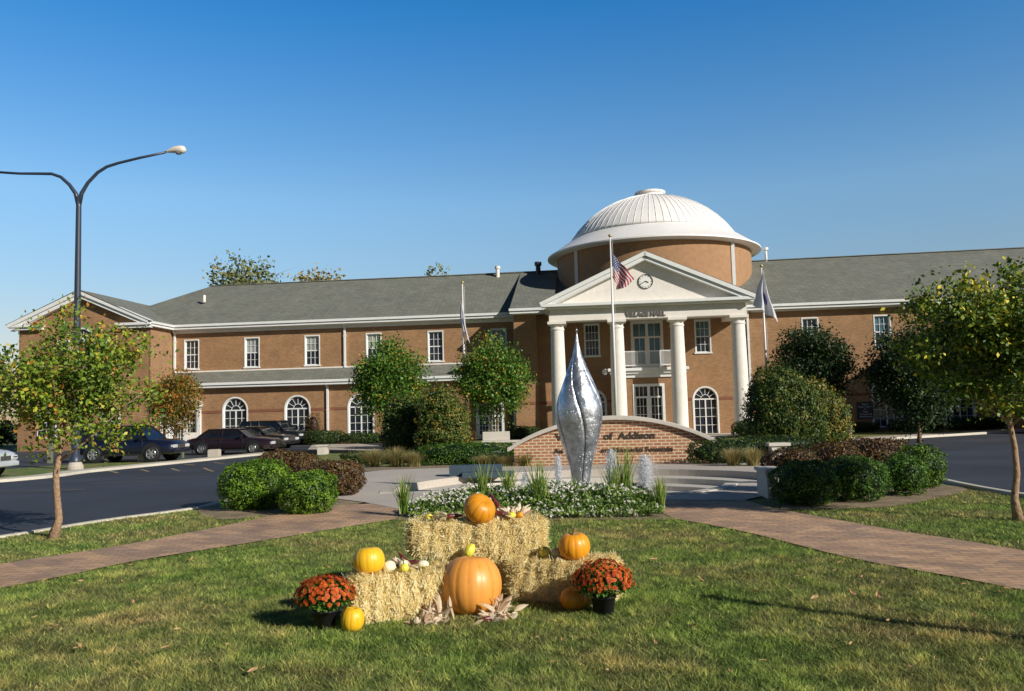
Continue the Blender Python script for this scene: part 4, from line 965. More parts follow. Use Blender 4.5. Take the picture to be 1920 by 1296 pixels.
def cloth(name, label, loc, hoist, fly, fn, mat, nu=60, nv=26):
    V = []; F = []; 
    for i in range(nu+1):
        for j in range(nv+1): V.append(fn(i/nu, j/nv))
    for i in range(nu):
        for j in range(nv): a = i*(nv+1)+j; F.append((a, a+1, a+nv+2, a+nv+1))
    me = bpy.data.meshes.new(name); me.from_pydata(V, [], F); me.materials.append(mat)
    uv = me.uv_layers.new(name='UVMap')
    for l in me.loops: vi = l.vertex_index; uv.data[l.index].uv = ((vi//(nv+1))/nu, 1-(vi % (nv+1))/nv)
    me.polygons.foreach_set('use_smooth', [True]*len(me.polygons)); me.update()
    o = bpy.data.objects.new(name, me); COL.objects.link(o); o.location = loc
    return tag(o, label, 'flag')
# flag material: stripes and starred canton from UV
fm, t, b = nt('striped flag cloth')
uvn = t.nodes.new('ShaderNodeTexCoord'); sp = t.nodes.new('ShaderNodeSeparateXYZ'); t.links.new(uvn.outputs['UV'], sp.inputs[0])
def MA(op, a, b_=None):
    n = t.nodes.new('ShaderNodeMath'); n.operation = op
    for i, q in enumerate((a, b_)):
        if q is None: continue
        if isinstance(q, (int, float)): n.inputs[i].default_value = q
        else: t.links.new(q, n.inputs[i])
    return n.outputs[0]
st = MA('LESS_THAN', MA('MODULO', MA('MULTIPLY', sp.outputs[1], 13.0), 2.0), 1.0)
can = MA('MULTIPLY', MA('LESS_THAN', sp.outputs[0], .4), MA('GREATER_THAN', sp.outputs[1], 6/13))
u_ = MA('SUBTRACT', MA('FRACT', MA('MULTIPLY', sp.outputs[0], 6/.4)), .5); v_ = MA('SUBTRACT', MA('FRACT', MA('MULTIPLY', MA('SUBTRACT', sp.outputs[1], 6/13), 5*13/7)), .5)
star = MA('LESS_THAN', MA('ADD', MA('MULTIPLY', u_, u_), MA('MULTIPLY', v_, v_)), .07)
def mixc(f, a, b_):
    m_ = t.nodes.new('ShaderNodeMix'); m_.data_type = 'RGBA'; t.links.new(f, m_.inputs[0])
    for i, q in ((6, a), (7, b_)):
        if isinstance(q, tuple): m_.inputs[i].default_value = q
        else: t.links.new(q, m_.inputs[i])
    return m_.outputs[2]
stripes = mixc(st, (.78, .75, .72, 1), (.48, .025, .035, 1)); cant = mixc(star, (.02, .035, .16, 1), (.75, .75, .75, 1))
fc = mixc(can, stripes, cant); t.links.new(fc, b.inputs['Base Color']); b.inputs['Roughness'].default_value = .8
tl = t.nodes.new('ShaderNodeBsdfTranslucent'); t.links.new(fc, tl.inputs[0]); m3 = t.nodes.new('ShaderNodeMixShader'); m3.inputs[0].default_value = .35
t.links.new(b.outputs[0], m3.inputs[1]); t.links.new(tl.outputs[0], m3.inputs[2]); t.links.new(m3.outputs[0], t.nodes['Material Output'].inputs[0])
def us(u, v):
    # top corner held, cloth drooping: lower rows hang steeper and shorter in x
    a = rad(52+26*v); L = 1.75*u
    fold = math.sin(u*9+v*3.5)*.10*u*(.3+v)
    x = L*math.cos(a)*(1-.25*v)+fold*.6; z = -v*1.25-L*math.sin(a)*(1-.62*v)
    y = -.05+.22*math.sin(u*7.5-v*4)*u
    return (.07+x, y, z+.05*math.sin(u*14+v*6)*u)
pt = at(1150, 474, 42)
cloth('flag', 'red and white striped flag with blue starred corner drooping from tallest pole', (b2.x, 42, pt.z), 1.2, 1.9, us, fm)
def limpcloth(w_, h_, side, seed, spread):
    def fn(u, v):
        # gathered cloth hanging nearly straight down, widening downward
        x = side*(.05+spread*(v**1.3)*(u)*w_); y = .12*math.sin(u*16+seed)*(.4+v)
        z = -v*h_-(u**1.2)*h_*.42
        return (x+.04*math.sin(u*9+v*5), y, z)
    return fn
wm2, t, b = nt('white flag with blue seal')
uvn = t.nodes.new('ShaderNodeTexCoord'); sp = t.nodes.new('ShaderNodeSeparateXYZ'); t.links.new(uvn.outputs['UV'], sp.inputs[0])
dx = MA('SUBTRACT', sp.outputs[0], .5); dy = MA('SUBTRACT', sp.outputs[1], .35)
fc = mixc(MA('LESS_THAN', MA('ADD', MA('MULTIPLY', dx, dx), MA('MULTIPLY', dy, dy)), .022), (.76, .75, .78, 1), (.10, .13, .38, 1))
t.links.new(fc, b.inputs['Base Color']); b.inputs['Roughness'].default_value = .8
tl = t.nodes.new('ShaderNodeBsdfTranslucent'); t.links.new(fc, tl.inputs[0]); m3 = t.nodes.new('ShaderNodeMixShader'); m3.inputs[0].default_value = .3
t.links.new(b.outputs[0], m3.inputs[1]); t.links.new(tl.outputs[0], m3.inputs[2]); t.links.new(m3.outputs[0], t.nodes['Material Output'].inputs[0])
pt = at(868, 560, 46)
def fl1(u, v): return (-.14+.42*u*(.2+.9*v)+.02*math.sin(v*8), -.06+.14*math.sin(u*14)*(.3+v), -.1-v*1.35-u*v*.75-.25*u)
cloth('flag', 'limp white flag hanging straight down the leftmost pole', (b1.x, 46, pt.z), 1, 1, fl1, wm2)
pt = at(1434, 512, 45)
def fl3(u, v):
    s_ = v**1.1; x = -.55*s_*(1-u)+.75*u*s_*1.0; return (x+.03*math.sin(v*9), -.12+.16*math.sin(u*13+1)*(.3+v), -1.7*s_-.95*u*s_+.0)
cloth('flag', 'limp white flag with blue emblem on the rightmost pole', (b3.x, 45, pt.z), 1, 1, fl3, wm2)

# ------------------------------------------------------------------ vehicles
def car_proto(kind, paint, label, cat, loc, rz, name='parked_car', group='cars parked along the kerb'):
    root = thing(name, label, cat, loc, rz, group)
    if kind == 'sedan':
        st_ = [(-2.62, .42, .78, .74), (-2.55, .32, .90, .84), (-2.2, .26, .96, .90), (-1.5, .22, .99, .93), (-.5, .20, .98, .945), (.6, .20, .96, .945), (1.1, .20, .955, .94), (1.7, .22, .90, .92), (2.3, .24, .83, .88), (2.52, .30, .76, .83), (2.6, .40, .68, .74)]
        gb = [(-1.95, -1.25), (1.2, .45)]; zb_, zt_ = .94, 1.42; wb, wt = .80, .60; wheels = (-1.55, 1.55); wr_ = .33; tr_ = .80
    else:
        st_ = [(-2.5, .50, 1.0, .80), (-2.45, .40, 1.12, .88), (-1.9, .34, 1.16, .93), (-.5, .30, 1.16, .95), (.6, .30, 1.14, .95), (1.15, .30, 1.12, .94), (1.8, .32, 1.06, .92), (2.25, .34, 1.0, .89), (2.45, .40, .92, .84), (2.52, .50, .82, .74)]
        gb = [(-2.42, -2.2), (1.3, .55)]; zb_, zt_ = 1.10, 1.76; wb, wt = .84, .66; wheels = (-1.45, 1.5); wr_ = .39; tr_ = .82
    mb = MB(); n = 20; vs = []; fs = []
    for (x, z0, z1, w_) in st_:
        zc_, hz_ = (z0+z1)/2, (z1-z0)/2
        for k in range(n):
            th = 2*PI*k/n; c, s_ = math.cos(th), math.sin(th); e = .42
            yy = w_*math.copysign(abs(c)**e, c); zz = zc_+hz_*math.copysign(abs(s_)**(.5), s_)
            yy *= 1-.06*max(0, (zz-zc_)/hz_)
            vs.append((x, yy, zz))
    m = len(st_)
    for i in range(m-1):
        for k in range(n): k2 = (k+1) % n; fs.append((i*n+k, i*n+k2, (i+1)*n+k2, (i+1)*n+k))
    fs += [tuple(range(n)), tuple((m-1)*n+k for k in range(n-1, -1, -1))]
    mb.add(vs, fs); body = fixn(mb.build('body', paint, root, True))
    # greenhouse glass
    (xb0, xt0), (xb1, xt1) = gb
    mb = MB(); vs = []
    ns = 8
    for i in range(ns+1):
        f = i/ns; z = zb_-.06+(zt_-.03-zb_+.06)*f; c = f**1.5*.0
        vs += [(xb0+(xt0-xb0)*f**1.15, -(wb+(wt-wb)*f**1.4), z), (xb1+(xt1-xb1)*f**1.1, -(wb+(wt-wb)*f**1.4), z), (xb1+(xt1-xb1)*f**1.1, (wb+(wt-wb)*f**1.4), z), (xb0+(xt0-xb0)*f**1.15, (wb+(wt-wb)*f**1.4), z)]
    fs = []
    for i in range(ns):
        for k in range(4): fs.append((i*4+k, i*4+(k+1) % 4, i*4+4+(k+1) % 4, i*4+4+k))
    fs.append((ns*4, ns*4+1, ns*4+2, ns*4+3)); mb.add(vs, fs)
    fixn(mb.build('window', glass_mat('car glass', (.012, .014, .018), .05, .8), root))
    # roof panel + pillars
    mb = MB(); rr = MB()
    vs = []; fs = []; nx_, ny_ = 8, 8
    for i in range(nx_+1):
        for j in range(ny_+1):
            u, v = i/nx_*2-1, j/ny_*2-1
            xx = xt0-.04+(xt1-xt0+.12)*(i/nx_); vs.append((xx, v*(wt+.03), zt_-.05+.075*(1-abs(v)**3)*(1-.6*abs(u)**3)))
    for i in range(nx_):
        for j in range(ny_): a = i*(ny_+1)+j; fs.append((a, a+ny_+1, a+ny_+2, a+1))
    mb.add(vs, fs)
    for s_ in (-1, 1):
        for (xa, xb_, w_) in ((xb0, xt0, .14), (xb1, xt1, .07), ((xb0+xb1)/2-.05, (xt0+xt1)/2, .07)) + (((xb0*.62+xb1*.38)-.3, (xt0*.7+xt1*.3)-.1, .08),)*(kind != 'sedan'):
            k_ = 6; pp = []
            for q in range(k_+1): f = q/k_; pp.append((xa+(xb_-xa)*f**1.12, s_*(wb+(wt-wb)*f**1.4+.012), zb_-.06+(zt_-zb_+.04)*f))
            for q in range(k_): mb.bar(pp[q], pp[q+1], w_, .05)
        mb.bar((xt0-.02, s_*(wt+.012), zt_-.035), (xt1+.03, s_*(wt+.012), zt_-.035), .05, .05)
    fixn(mb.build('roof', paint, root))
    # trim: sills, door seams, handles, mirrors
    mb = MB()
    for s_ in (-1, 1):
        for xd in ((xb0+xb1)/2-.05+.0, xb1-.28, (xb0+xb1)/2-1.1): mb.box(xd-.006, xd+.006, s_*.935-.02, s_*.935+.02, st_[4][1]+.12, zb_-.04)
        mb.box(-1.15, 1.15, s_*.94-.02, s_*.94+.018, st_[4][1]+.02, st_[4][1]+.1)
    mb.build('door_trim', MT['black'], root)
    for s_ in (-1, 1):
        mb = MB(); mb.box(xb1-.42, xb1-.26, s_*(wb+.18)-.08, s_*(wb+.18)+.08, zb_+.02, zb_+.15); bevel(mb.build('mirror', paint, root), .03)
    # front: grille, lights, bumpers
    xf = st_[-1][0]; xr = st_[0][0]; zf = (st_[-1][1]+st_[-1][2])/2
    mb = MB(); mb.box(xf-.05, xf+.03, -.32, .32, zf-.04, zf+.13); bevel(mb.build('grille', simple('chrome grille', (.35, .35, .36), .25, .9), root), .01)
    mb = MB(); mb.box(xf-.12, xf+.07, -.8, .8, zf-.26, zf-.08); bevel(mb.build('bumper', paint, root), .04)
    for s_ in (-1, 1):
        mb = MB(); mb.box(xf-.16, xf+.025, s_*.58-.2, s_*.58+.2, zf-.02, zf+.14); bevel(mb.build('headlight', simple('headlight glass', (.7, .72, .74), .08, .3, var=.05), root), .03)
        mb = MB(); mb.box(xr-.02, xr+.1, s_*.62-.16, s_*.62+.16, st_[0][2]-.2, st_[0][2]-.02); bevel(mb.build('tail_light', simple('tail light', (.35, .02, .02), .2), root), .02)
    rimm = simple('alloy rim', (.62, .63, .65), .3, .8, var=.1)
    for wx_ in wheels:
        for s_ in (-1, 1):
            mb = MB(); mb.lathe([(wr_+.09, -.0), (wr_+.09, .03)], 24); aw = mb.build('wheel_arch', MT['black'], root); aw.location = (wx_, s_*.93, wr_+.04); aw.rotation_euler = (-s_*PI/2, 0, 0)
            mb = MB(); mb.lathe([(wr_*.6, -.1), (wr_*.93, -.1), (wr_, -.06), (wr_, .06), (wr_*.93, .1), (wr_*.6, .1)], 28, cap=False); w_ = mb.build('wheel', MT['black'], root, True); w_.location = (wx_, s_*.88, wr_); w_.rotation_euler = (-s_*PI/2, 0, 0)
            mb = MB(); mb.lathe([(wr_*.64, .09), (wr_*.6, .105), (wr_*.55, .07)], 24, cap=False); mb.lathe([(wr_*.16, .06), (wr_*.15, .1), (0, .1)], 12)
            for q in range(6): th = 2*PI*q/6; mb.bar((0, 0, .07), (wr_*.58*math.cos(th), wr_*.58*math.sin(th), .075), wr_*.22, .03)
            mb.lathe([(0, .04), (wr_*.62, .04)], 24); mb.build('rim', rimm, w_)
    return root
def paintm(name, c): 
    m = simple(name, c, .28, 0.1, var=.05, scale=2, coat=.8); return m
CARG = 'dark vehicles parked nose to the right by the hall'
def carat(px_, py_, dz=0): p = gp(px_, py_); return p
p = gp(432, 853); car_proto('sedan', paintm('dark maroon paint', (.022, .012, .016)), 'near black maroon sedan parked side on, closest of the row', 'car', (p.x, p.y+.9, p.z+.012), rad(-12), group=CARG)
p = gp(478, 843); car_proto('sedan', paintm('black paint', (.012, .013, .016)), 'black sedan mostly hidden between the maroon sedan and the van', 'car', (p.x-.2, p.y+1.2, p.z+.012), rad(-20), group=CARG)
p = gp(515, 836); c3 = car_proto('suv', paintm('black green paint', (.012, .016, .018)), 'big black van parked furthest right nearest the arched windows', 'van', (p.x-.2, p.y+.6, p.z+.012), rad(-16), 'parked_van', CARG)
p = gp(232, 868); c4 = car_proto('suv', paintm('navy paint', (.008, .012, .032)), 'navy blue sport utility car parked behind the left tree and concrete block', 'car', (p.x, p.y+.9, p.z+.012), rad(-6), group=CARG)
p = gp(8, 898); c5 = car_proto('suv', paintm('silver white paint', (.55, .57, .6)), 'silver vehicle with only its nose showing at the left edge', 'car', (p.x-2.85, p.y+.6, p.z+.012), rad(0)); del c5['group']

# posts and blocks
def post(px_, py_, py_top, label, w_=.12, nm='wooden_post', mat=None):
    p = gp(px_, py_); q = at(px_, py_top, p.y); mb = MB(); mb.box(-w_/2, w_/2, -w_/2, w_/2, 0, q.z-p.z); mb.box(-w_/2-.01, w_/2+.01, -w_/2-.01, w_/2+.01, q.z-p.z, q.z-p.z+.03)
    o = bevel(mb.build(nm, mat or simple('weathered post', (.16, .17, .11), .8, var=.2, scale=20), loc=p), .008); tag(o, label, 'post'); return o
post(94, 869, 770, 'grey green wooden post furthest left behind the left tree', .2)
post(199, 868, 800, 'thin green post beside the navy car under the left tree', .14)
post(343, 859, 826, 'short slim post beside the rusty leaved tree trunk', .1)
p = gp(341, 856); mb = MB(); mb.box(-.35, .35, -.02, .02, .85, 1.25); mb.box(-.03, .03, -.02, .02, 0, .85); tag(mb.build('notice_sign', MT['cream'], loc=(p.x, p.y+1.5, p.z)), 'small pale notice sign by the left entrance doors', 'sign')
for (x, y, s_, l) in ((274, 866, 1., 'pale concrete block on the verge before the navy car'), (402, 857, .85, 'pale concrete block on the verge by the maroon sedan rear wheel')):
    p = gp(x, y); mb = MB(); mb.box(-.34*s_, .34*s_, -.2, .2, 0, .44*s_); mb.box(-.3*s_, .3*s_, -.16, .16, .44*s_, .47*s_)
    tag(bevel(mb.build('concrete_block', MT['concrete'], loc=p), .03), l, 'block')
post(1716, 1045, 1040, 'thin', .1) if False else None
# slim post standing beyond the right side of the lawn (throws the long thin shadow)
mb = MB(); mb.tube([(0, 0, 0), (0, 0, 2.75)], [.07, .05], 10); mb.lathe([(0, 2.75), (.09, 2.8), (0, 2.9)], 10)
tag(mb.build('bollard_post', MT['lampmetal'], loc=(5.9, 3.15, 0), smooth_=True), 'slim dark post standing in the lawn beyond the right path', 'post')

# benches
p = at(1557, 838, 36)
bn = thing('park_bench', 'pale slatted park bench seen above the right barberry hedge', 'bench', (p.x, 36, ter(p.x, 36)), rad(-8))
for k in range(5): pass
mb = MB()
for k in range(5): mb.box(-.95, .95, .22+k*.015, .25+k*.015, .50+k*.1, .57+k*.1)
mb.build('backrest', simple('pale bench slats', (.62, .58, .5), .6), bn)
mb = MB()
for k in range(4): mb.box(-.95, .95, -.25+k*.12, -.16+k*.12, .43, .46)
mb.build('seat', simple('pale bench slats', (.62, .58, .5), .6), bn)
for sx in (-.8, .8): mb = MB(); mb.box(sx-.03, sx+.03, -.22, -.16, 0, .43); mb.box(sx-.03, sx+.03, .2, .26, 0, .9); mb.box(sx-.03, sx+.03, -.16, .2, .38, .42); mb.build('leg', MT['dark'], bn)
p = at(936, 833, 44)
bc = thing('concrete_bench', 'white concrete bench standing below the middle tree', 'bench', (p.x, 44, ter(p.x, 44)))
mb = MB(); mb.box(-.9, 1.2, -.25, .25, .38, .5); bevel(mb.build('seat', MT['step'], bc), .02)
mb = MB(); mb.box(-.85, .55, .1, .25, .5, .95); bevel(mb.build('backrest', MT['step'], bc), .02)
for sx in (-.6, .8): mb = MB(); mb.box(sx-.12, sx+.12, -.2, .2, 0, .38); mb.build('leg', MT['step'], bc)

# ------------------------------------------------------------------ shrubs
def pb(x0, x1, ytop, ybot, Y=None, depth=None):
    """base point and half sizes from a measured outline"""
    cxp = (x0+x1)/2
    p = gp(cxp, ybot) if Y is None else at(cxp, ybot, Y)
    if Y is not None: p = Vector((p.x, Y, ter(p.x, Y)))
    s_ = (p-CAM).dot(fw)
    a = at(x0, ybot, p.y); b_ = at(x1, ybot, p.y); q = at(cxp, ytop, p.y)
    return p, abs(b_.x-a.x)/2, q.z-p.z
def shrub(nm, lab, cat, x0, x1, yt, yb, mat, leaf, dens, seed, Y=None, grp=None, shape='round', ryk=1., lump=.17, back=.8, lo=0., split=None):
    p, hw_, h = pb(x0, x1, yt, yb, Y); ry = hw_*ryk
    loc = (p.x, p.y+(ry*back if Y is None else 0), p.z)
    bl = [(0, 0, h*.5, hw_, ry, h*.52)]
    if split: bl = [(hw_*a, ry*b_, h*.5*c, hw_*d, ry*d, h*.52*c) for a, b_, c, d in split]
    return bush(nm, lab, cat, loc, bl, mat, leaf, dens, seed, grp, lump, shape, lo=lo)
G1 = 'rounded boxwood bushes beside the left path'
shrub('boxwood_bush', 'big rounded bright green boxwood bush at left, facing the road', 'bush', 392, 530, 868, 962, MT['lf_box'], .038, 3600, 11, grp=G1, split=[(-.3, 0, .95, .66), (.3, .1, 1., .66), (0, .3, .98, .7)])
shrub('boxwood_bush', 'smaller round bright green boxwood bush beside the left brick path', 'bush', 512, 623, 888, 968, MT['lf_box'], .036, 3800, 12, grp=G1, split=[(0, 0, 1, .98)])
G2 = 'reddish barberry bushes behind the left boxwoods'
shrub('barberry_bush', 'dark reddish brown barberry bush behind the bright boxwoods', 'bush', 480, 600, 845, 912, MT['lf_barb'], .045, 2300, 13, Y=18.2, grp=G2, split=[(-.25, 0, 1, .75), (.35, 0, .92, .65)])
shrub('barberry_bush', 'redder barberry bush next to the pale plaza', 'bush', 578, 682, 865, 945, MT['lf_barb'], .042, 2500, 14, Y=16.3, grp=G2)
G3 = 'rounded boxwood bushes at the right of the plaza'
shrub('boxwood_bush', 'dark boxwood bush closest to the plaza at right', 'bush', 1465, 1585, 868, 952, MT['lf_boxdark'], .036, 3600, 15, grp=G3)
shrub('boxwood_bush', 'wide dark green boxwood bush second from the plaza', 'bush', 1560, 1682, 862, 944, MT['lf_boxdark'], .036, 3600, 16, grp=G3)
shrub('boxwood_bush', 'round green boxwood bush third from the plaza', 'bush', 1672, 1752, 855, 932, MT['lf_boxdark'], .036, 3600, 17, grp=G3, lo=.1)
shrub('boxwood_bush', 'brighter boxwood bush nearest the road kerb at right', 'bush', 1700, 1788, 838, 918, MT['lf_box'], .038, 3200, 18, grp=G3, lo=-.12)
G4 = 'brown barberry hedge behind the right boxwoods'
shrub('barberry_bush', 'very dark barberry bush beside the low concrete pier', 'bush', 1434, 1540, 842, 940, MT['lf_barb'], .042, 2400, 19, Y=14.9, grp=G4, lo=-.22)
shrub('barberry_bush', 'brown clipped barberry bush below the slatted bench', 'bush', 1515, 1615, 832, 890, MT['lf_barb'], .045, 2200, 20, Y=17.2, grp=G4)
shrub('barberry_bush', 'brown clipped barberry bush with flat top nearest the road', 'bush', 1592, 1692, 824, 888, MT['lf_barb'], .045, 2200, 21, Y=18, grp=G4, shape='box')
shrub('clipped_hedge', 'green clipped hedge left of the brick sign wall', 'hedge', 786, 970, 832, 884, MT['lf_boxdark'], .05, 1700, 22, Y=25.8, shape='box', ryk=.3, lump=.08)
shrub('clipped_hedge', 'long low hedge behind the tan grasses at left', 'hedge', 640, 812, 846, 870, MT['lf_hedge'], .06, 1000, 23, Y=31, shape='box', ryk=.25, lump=.1, lo=.1)
shrub('clipped_hedge', 'dark clipped hedge right of the brick sign wall', 'hedge', 1292, 1445, 826, 872, MT['lf_hedge'], .05, 1500, 24, Y=22.4, shape='box', ryk=.3, lump=.08)
shrub('clipped_hedge', 'low hedge strip just behind the right sign wall hedge', 'hedge', 1330, 1540, 818, 842, MT['lf_hedge'], .06, 900, 25, Y=29, shape='box', ryk=.25, lump=.1)
G5 = 'conical evergreens left of the middle flagpole'
def ever(lab, outl, Y, dens, seed, lo):
    x0, x1, yt, yb = outl; p, hw_, h = pb(x0, x1, yt, yb, Y); R_ = hw_
    bl = [(0, 0, h*.40, R_*.92, R_*.85, h*.46), (-R_*.12, 0, h*.66, R_*.66, R_*.6, h*.36), (R_*.28, -.1, h*.36, R_*.72, R_*.7, h*.40)]
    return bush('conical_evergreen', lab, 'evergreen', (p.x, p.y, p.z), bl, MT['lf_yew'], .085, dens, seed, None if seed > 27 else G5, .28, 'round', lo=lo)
ever('shaded dark conical evergreen under the left round tree', (716, 808, 742, 844), 33.5, 800, 26, -.16)  # tint lowered to paint this plant as shaded
ever('sunlit olive green conical evergreen beside the leftmost flagpole', (778, 882, 726, 846), 32, 800, 27, .08)  # tint raised so the foliage colour itself looks sunlit
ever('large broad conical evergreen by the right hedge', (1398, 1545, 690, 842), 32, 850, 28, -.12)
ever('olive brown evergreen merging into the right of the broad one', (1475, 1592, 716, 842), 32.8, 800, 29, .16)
# foundation planting along the building
G6 = 'low dark foundation shrubs along the hall'
rr_ = random.Random(4)
def bl2w(x, y): v = Matrix.Rotation(-TH, 4, 'Z') @ Vector((x, y, 0)); return Vector((OB.x+v.x, OB.y+v.y, -.45))
for i, (x, hh, w_, lab) in enumerate(((-30.9, .8, .9, 'foundation shrub behind the maroon sedan'), (-22.4, 1.0, 1.5, 'foundation shrub right of the black van at the downspout'), (-19.6, .75, 1.6, 'foundation shrub under the third arched window'), (-16.6, .8, 1.5, 'foundation shrub behind the left round tree trunk'), (-8.3, .95, 1.1, 'foundation shrub at the bay corner left of the portico'), (-12.9, .8, 1.2, 'reddish foundation shrub right of the leftmost flagpole'), (5.9, 1.0, 1.1, 'foundation shrub by the last portico column'), (9.2, .9, 1.5, 'foundation shrub beyond the portico behind the broad evergreen'), (13.2, .7, 1.8, 'shaded foundation shrub under the directory board'), (17.2, .7, 1.8, 'shaded foundation shrub right of the directory board'), (21, .8, 1.8, 'shaded foundation shrub behind the right tree'))):
    q = bl2w(x, -5.9 if x == 5.9 else -1.3)
    bush('foundation_shrub', 'dark low '+lab if 'reddish' not in lab else lab, 'shrub', q, [(-w_*.3, 0, hh*.5, w_*.7, .6, hh*.52), (w_*.35, .1, hh*.45, w_*.65, .55, hh*.5)], MT['lf_barb'] if 'reddish' in lab else MT['lf_hedge'], .09, 420, 40+i, G6, .15)
q = bl2w(-23.4, -1.0)
bush('climbing_shrub', 'loose brownish shrub against the wall beside the second arched window', 'shrub', q, [(0, 0, 1.1, .55, .4, 1.1)], MT['lf_barb'], .09, 300, 60, None, .4)

# ornamental grasses
def grass_clump(nm, lab, cat, loc, h, spread, n, mat, seed, w_=.012, grp=None, arch=.6, plume=False):
    rng = np.random.default_rng(seed); V = []; T = []; seg = 4
    for i in range(n):
        th = rng.uniform(0, 2*PI); out = rng.uniform(.05, 1)**.8*spread; hh = h*rng.uniform(.6, 1.05); ar = arch*rng.uniform(.5, 1.2)
        bx, by = rng.normal(0, spread*.12, 2); c, s_ = math.cos(th), math.sin(th); tn = rng.uniform(0, 1)
        side = np.array([-s_, c, 0])*w_/2; pts = []
        for k in range(seg+1):
            f = k/seg; r_ = out*(f**1.6); z = hh*(f-ar*.35*f*f*f*out/max(spread, .01)); pts.append(np.array([bx+c*r_, by+s_*r_, z]))
        for k in range(seg):
            wa, wb_ = (1-k/seg)**.6+.15, (1-(k+1)/seg)**.6+.08
            V += [pts[k]-side*wa, pts[k]+side*wa, pts[k+1]+side*wb_, pts[k+1]-side*wb_]; T += [min(1, tn+.1*k)]*4
    V = np.array(V); F = np.arange(len(V)).reshape(-1, 4)
    o = np_mesh(nm, V, F, np.array(T), mat, loc=loc); return tag(o, lab, cat, grp)
G7 = 'tan ornamental grasses around the sign wall'
for i, (x, y, Y, h, s_, lab) in enumerate(((700, 885, 27, .62, .75, 'tan ornamental grass clump furthest left behind the plaza'), (745, 880, 26, .66, .8, 'tan feathery grass clump second from the left'), (776, 880, 25.2, .5, .5, 'tan grass clump touching the left clipped hedge'), (908, 882, 24.2, .36, .5, 'tan grass clump in front of the left hedge'), (945, 882, 24.0, .38, .55, 'greenish tan grass clump at the left corner of the sign wall'), (985, 878, 23.8, .4, .45, 'short grass tuft at the left foot of the sign wall'), (1375, 875, 21.4, .5, .45, 'yellow green grass clump before the right hedge'), (1412, 875, 21.2, .52, .45, 'yellow green grass clump at the right end of the right hedge'))):
    p = at(x, y, Y); grass_clump('ornamental_grass', lab, 'grass clump', (p.x, Y, ter(p.x, Y)), h, s_, 520, MT['lf_grassy'], 70+i, .014, G7)

# ------------------------------------------------------------------ trees
p = gp(98, 1010)
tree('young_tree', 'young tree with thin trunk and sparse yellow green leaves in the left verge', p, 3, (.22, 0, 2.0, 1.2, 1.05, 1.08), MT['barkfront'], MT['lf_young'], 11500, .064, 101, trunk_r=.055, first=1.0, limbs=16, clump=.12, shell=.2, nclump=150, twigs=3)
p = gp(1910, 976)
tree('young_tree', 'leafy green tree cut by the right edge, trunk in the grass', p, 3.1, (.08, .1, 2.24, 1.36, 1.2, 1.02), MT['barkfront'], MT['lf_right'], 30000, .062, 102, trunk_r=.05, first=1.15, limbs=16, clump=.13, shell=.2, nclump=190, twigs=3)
def far_tree(lab, x0, x1, yt, yb_crown, Y, mat, n, leaf, seed, stems=1, tr_=.09, nm='street_tree', clump=.2, grp=None, shell=.35, fr_=None):
    c = (x0+x1)/2; a = at(x0, 700, Y); b_ = at(x1, 700, Y); t_ = at(c, yt, Y); l_ = at(c, yb_crown, Y); z0 = ter(a.x, Y)
    rx = (b_.x-a.x)/2; rz = (t_.z-l_.z)/2; cz = (t_.z+l_.z)/2-z0
    return tree(nm, lab, ((a.x+b_.x)/2, Y, z0), 0, (0, 0, cz, rx, rx, rz), MT['bark'], mat, n, leaf, seed, trunk_r=tr_, first=max(.5, cz-rz*.95), limbs=13, clump=clump, group=grp, stems=stems, shell=shell, nclump=150)
far_tree('small round tree with rusty brown leaves by the left entrance', 278, 380, 688, 822, 47.5, MT['lf_rust'], 11000, .13, 103)
far_tree('round green tree left of the leftmost flagpole, above the evergreens', 660, 800, 632, 812, 44, MT['lf_green'], 26000, .135, 104, tr_=.08)
far_tree('round green tree with twin trunks right of the leftmost flagpole', 855, 995, 628, 800, 45.5, MT['lf_green'], 25000, .135, 105, stems=2, tr_=.07)
far_tree('dark leafy tree behind the broad conical evergreen', 1458, 1596, 606, 775, 43, MT['lf_dark'], 22000, .14, 106)
far_tree('very dark tree before the right wing, behind the right edge tree', 1630, 1800, 590, 812, 40, MT['lf_dark'], 28000, .14, 107)
G8 = 'trees behind the hall roof'
for i, (x0, x1, yt, lab, mt_, Y, n_) in enumerate(((385, 535, 474, 'pale open tree peeking over the left end of the roof', 'lf_pale', 92, 3400), (545, 665, 492, 'yellowish tree top behind the roof second from left', 'lf_yellow', 98, 2400), (790, 855, 492, 'small greenish tree top behind the roof near the middle', 'lf_pale', 98, 1500))):
    far_tree(lab, x0, x1, yt, 640, Y, MT[mt_], n_, .42, 110+i, nm='background_tree', clump=.16, grp=G8, tr_=.25, shell=.45)
far_tree('hazy tree beyond the left gable at the left edge', -60, 22, 640, 800, 95, MT['lf_pale'], 4000, .4, 116, nm='background_tree', tr_=.2)
bush('far_hedge', 'long dark hedge far off at the left edge', 'hedge', (-62, 78, -.45), [(0, 0, 1.2, 16, 2, 1.3)], MT['lf_hedge'], .3, 60, 62, shape='box')

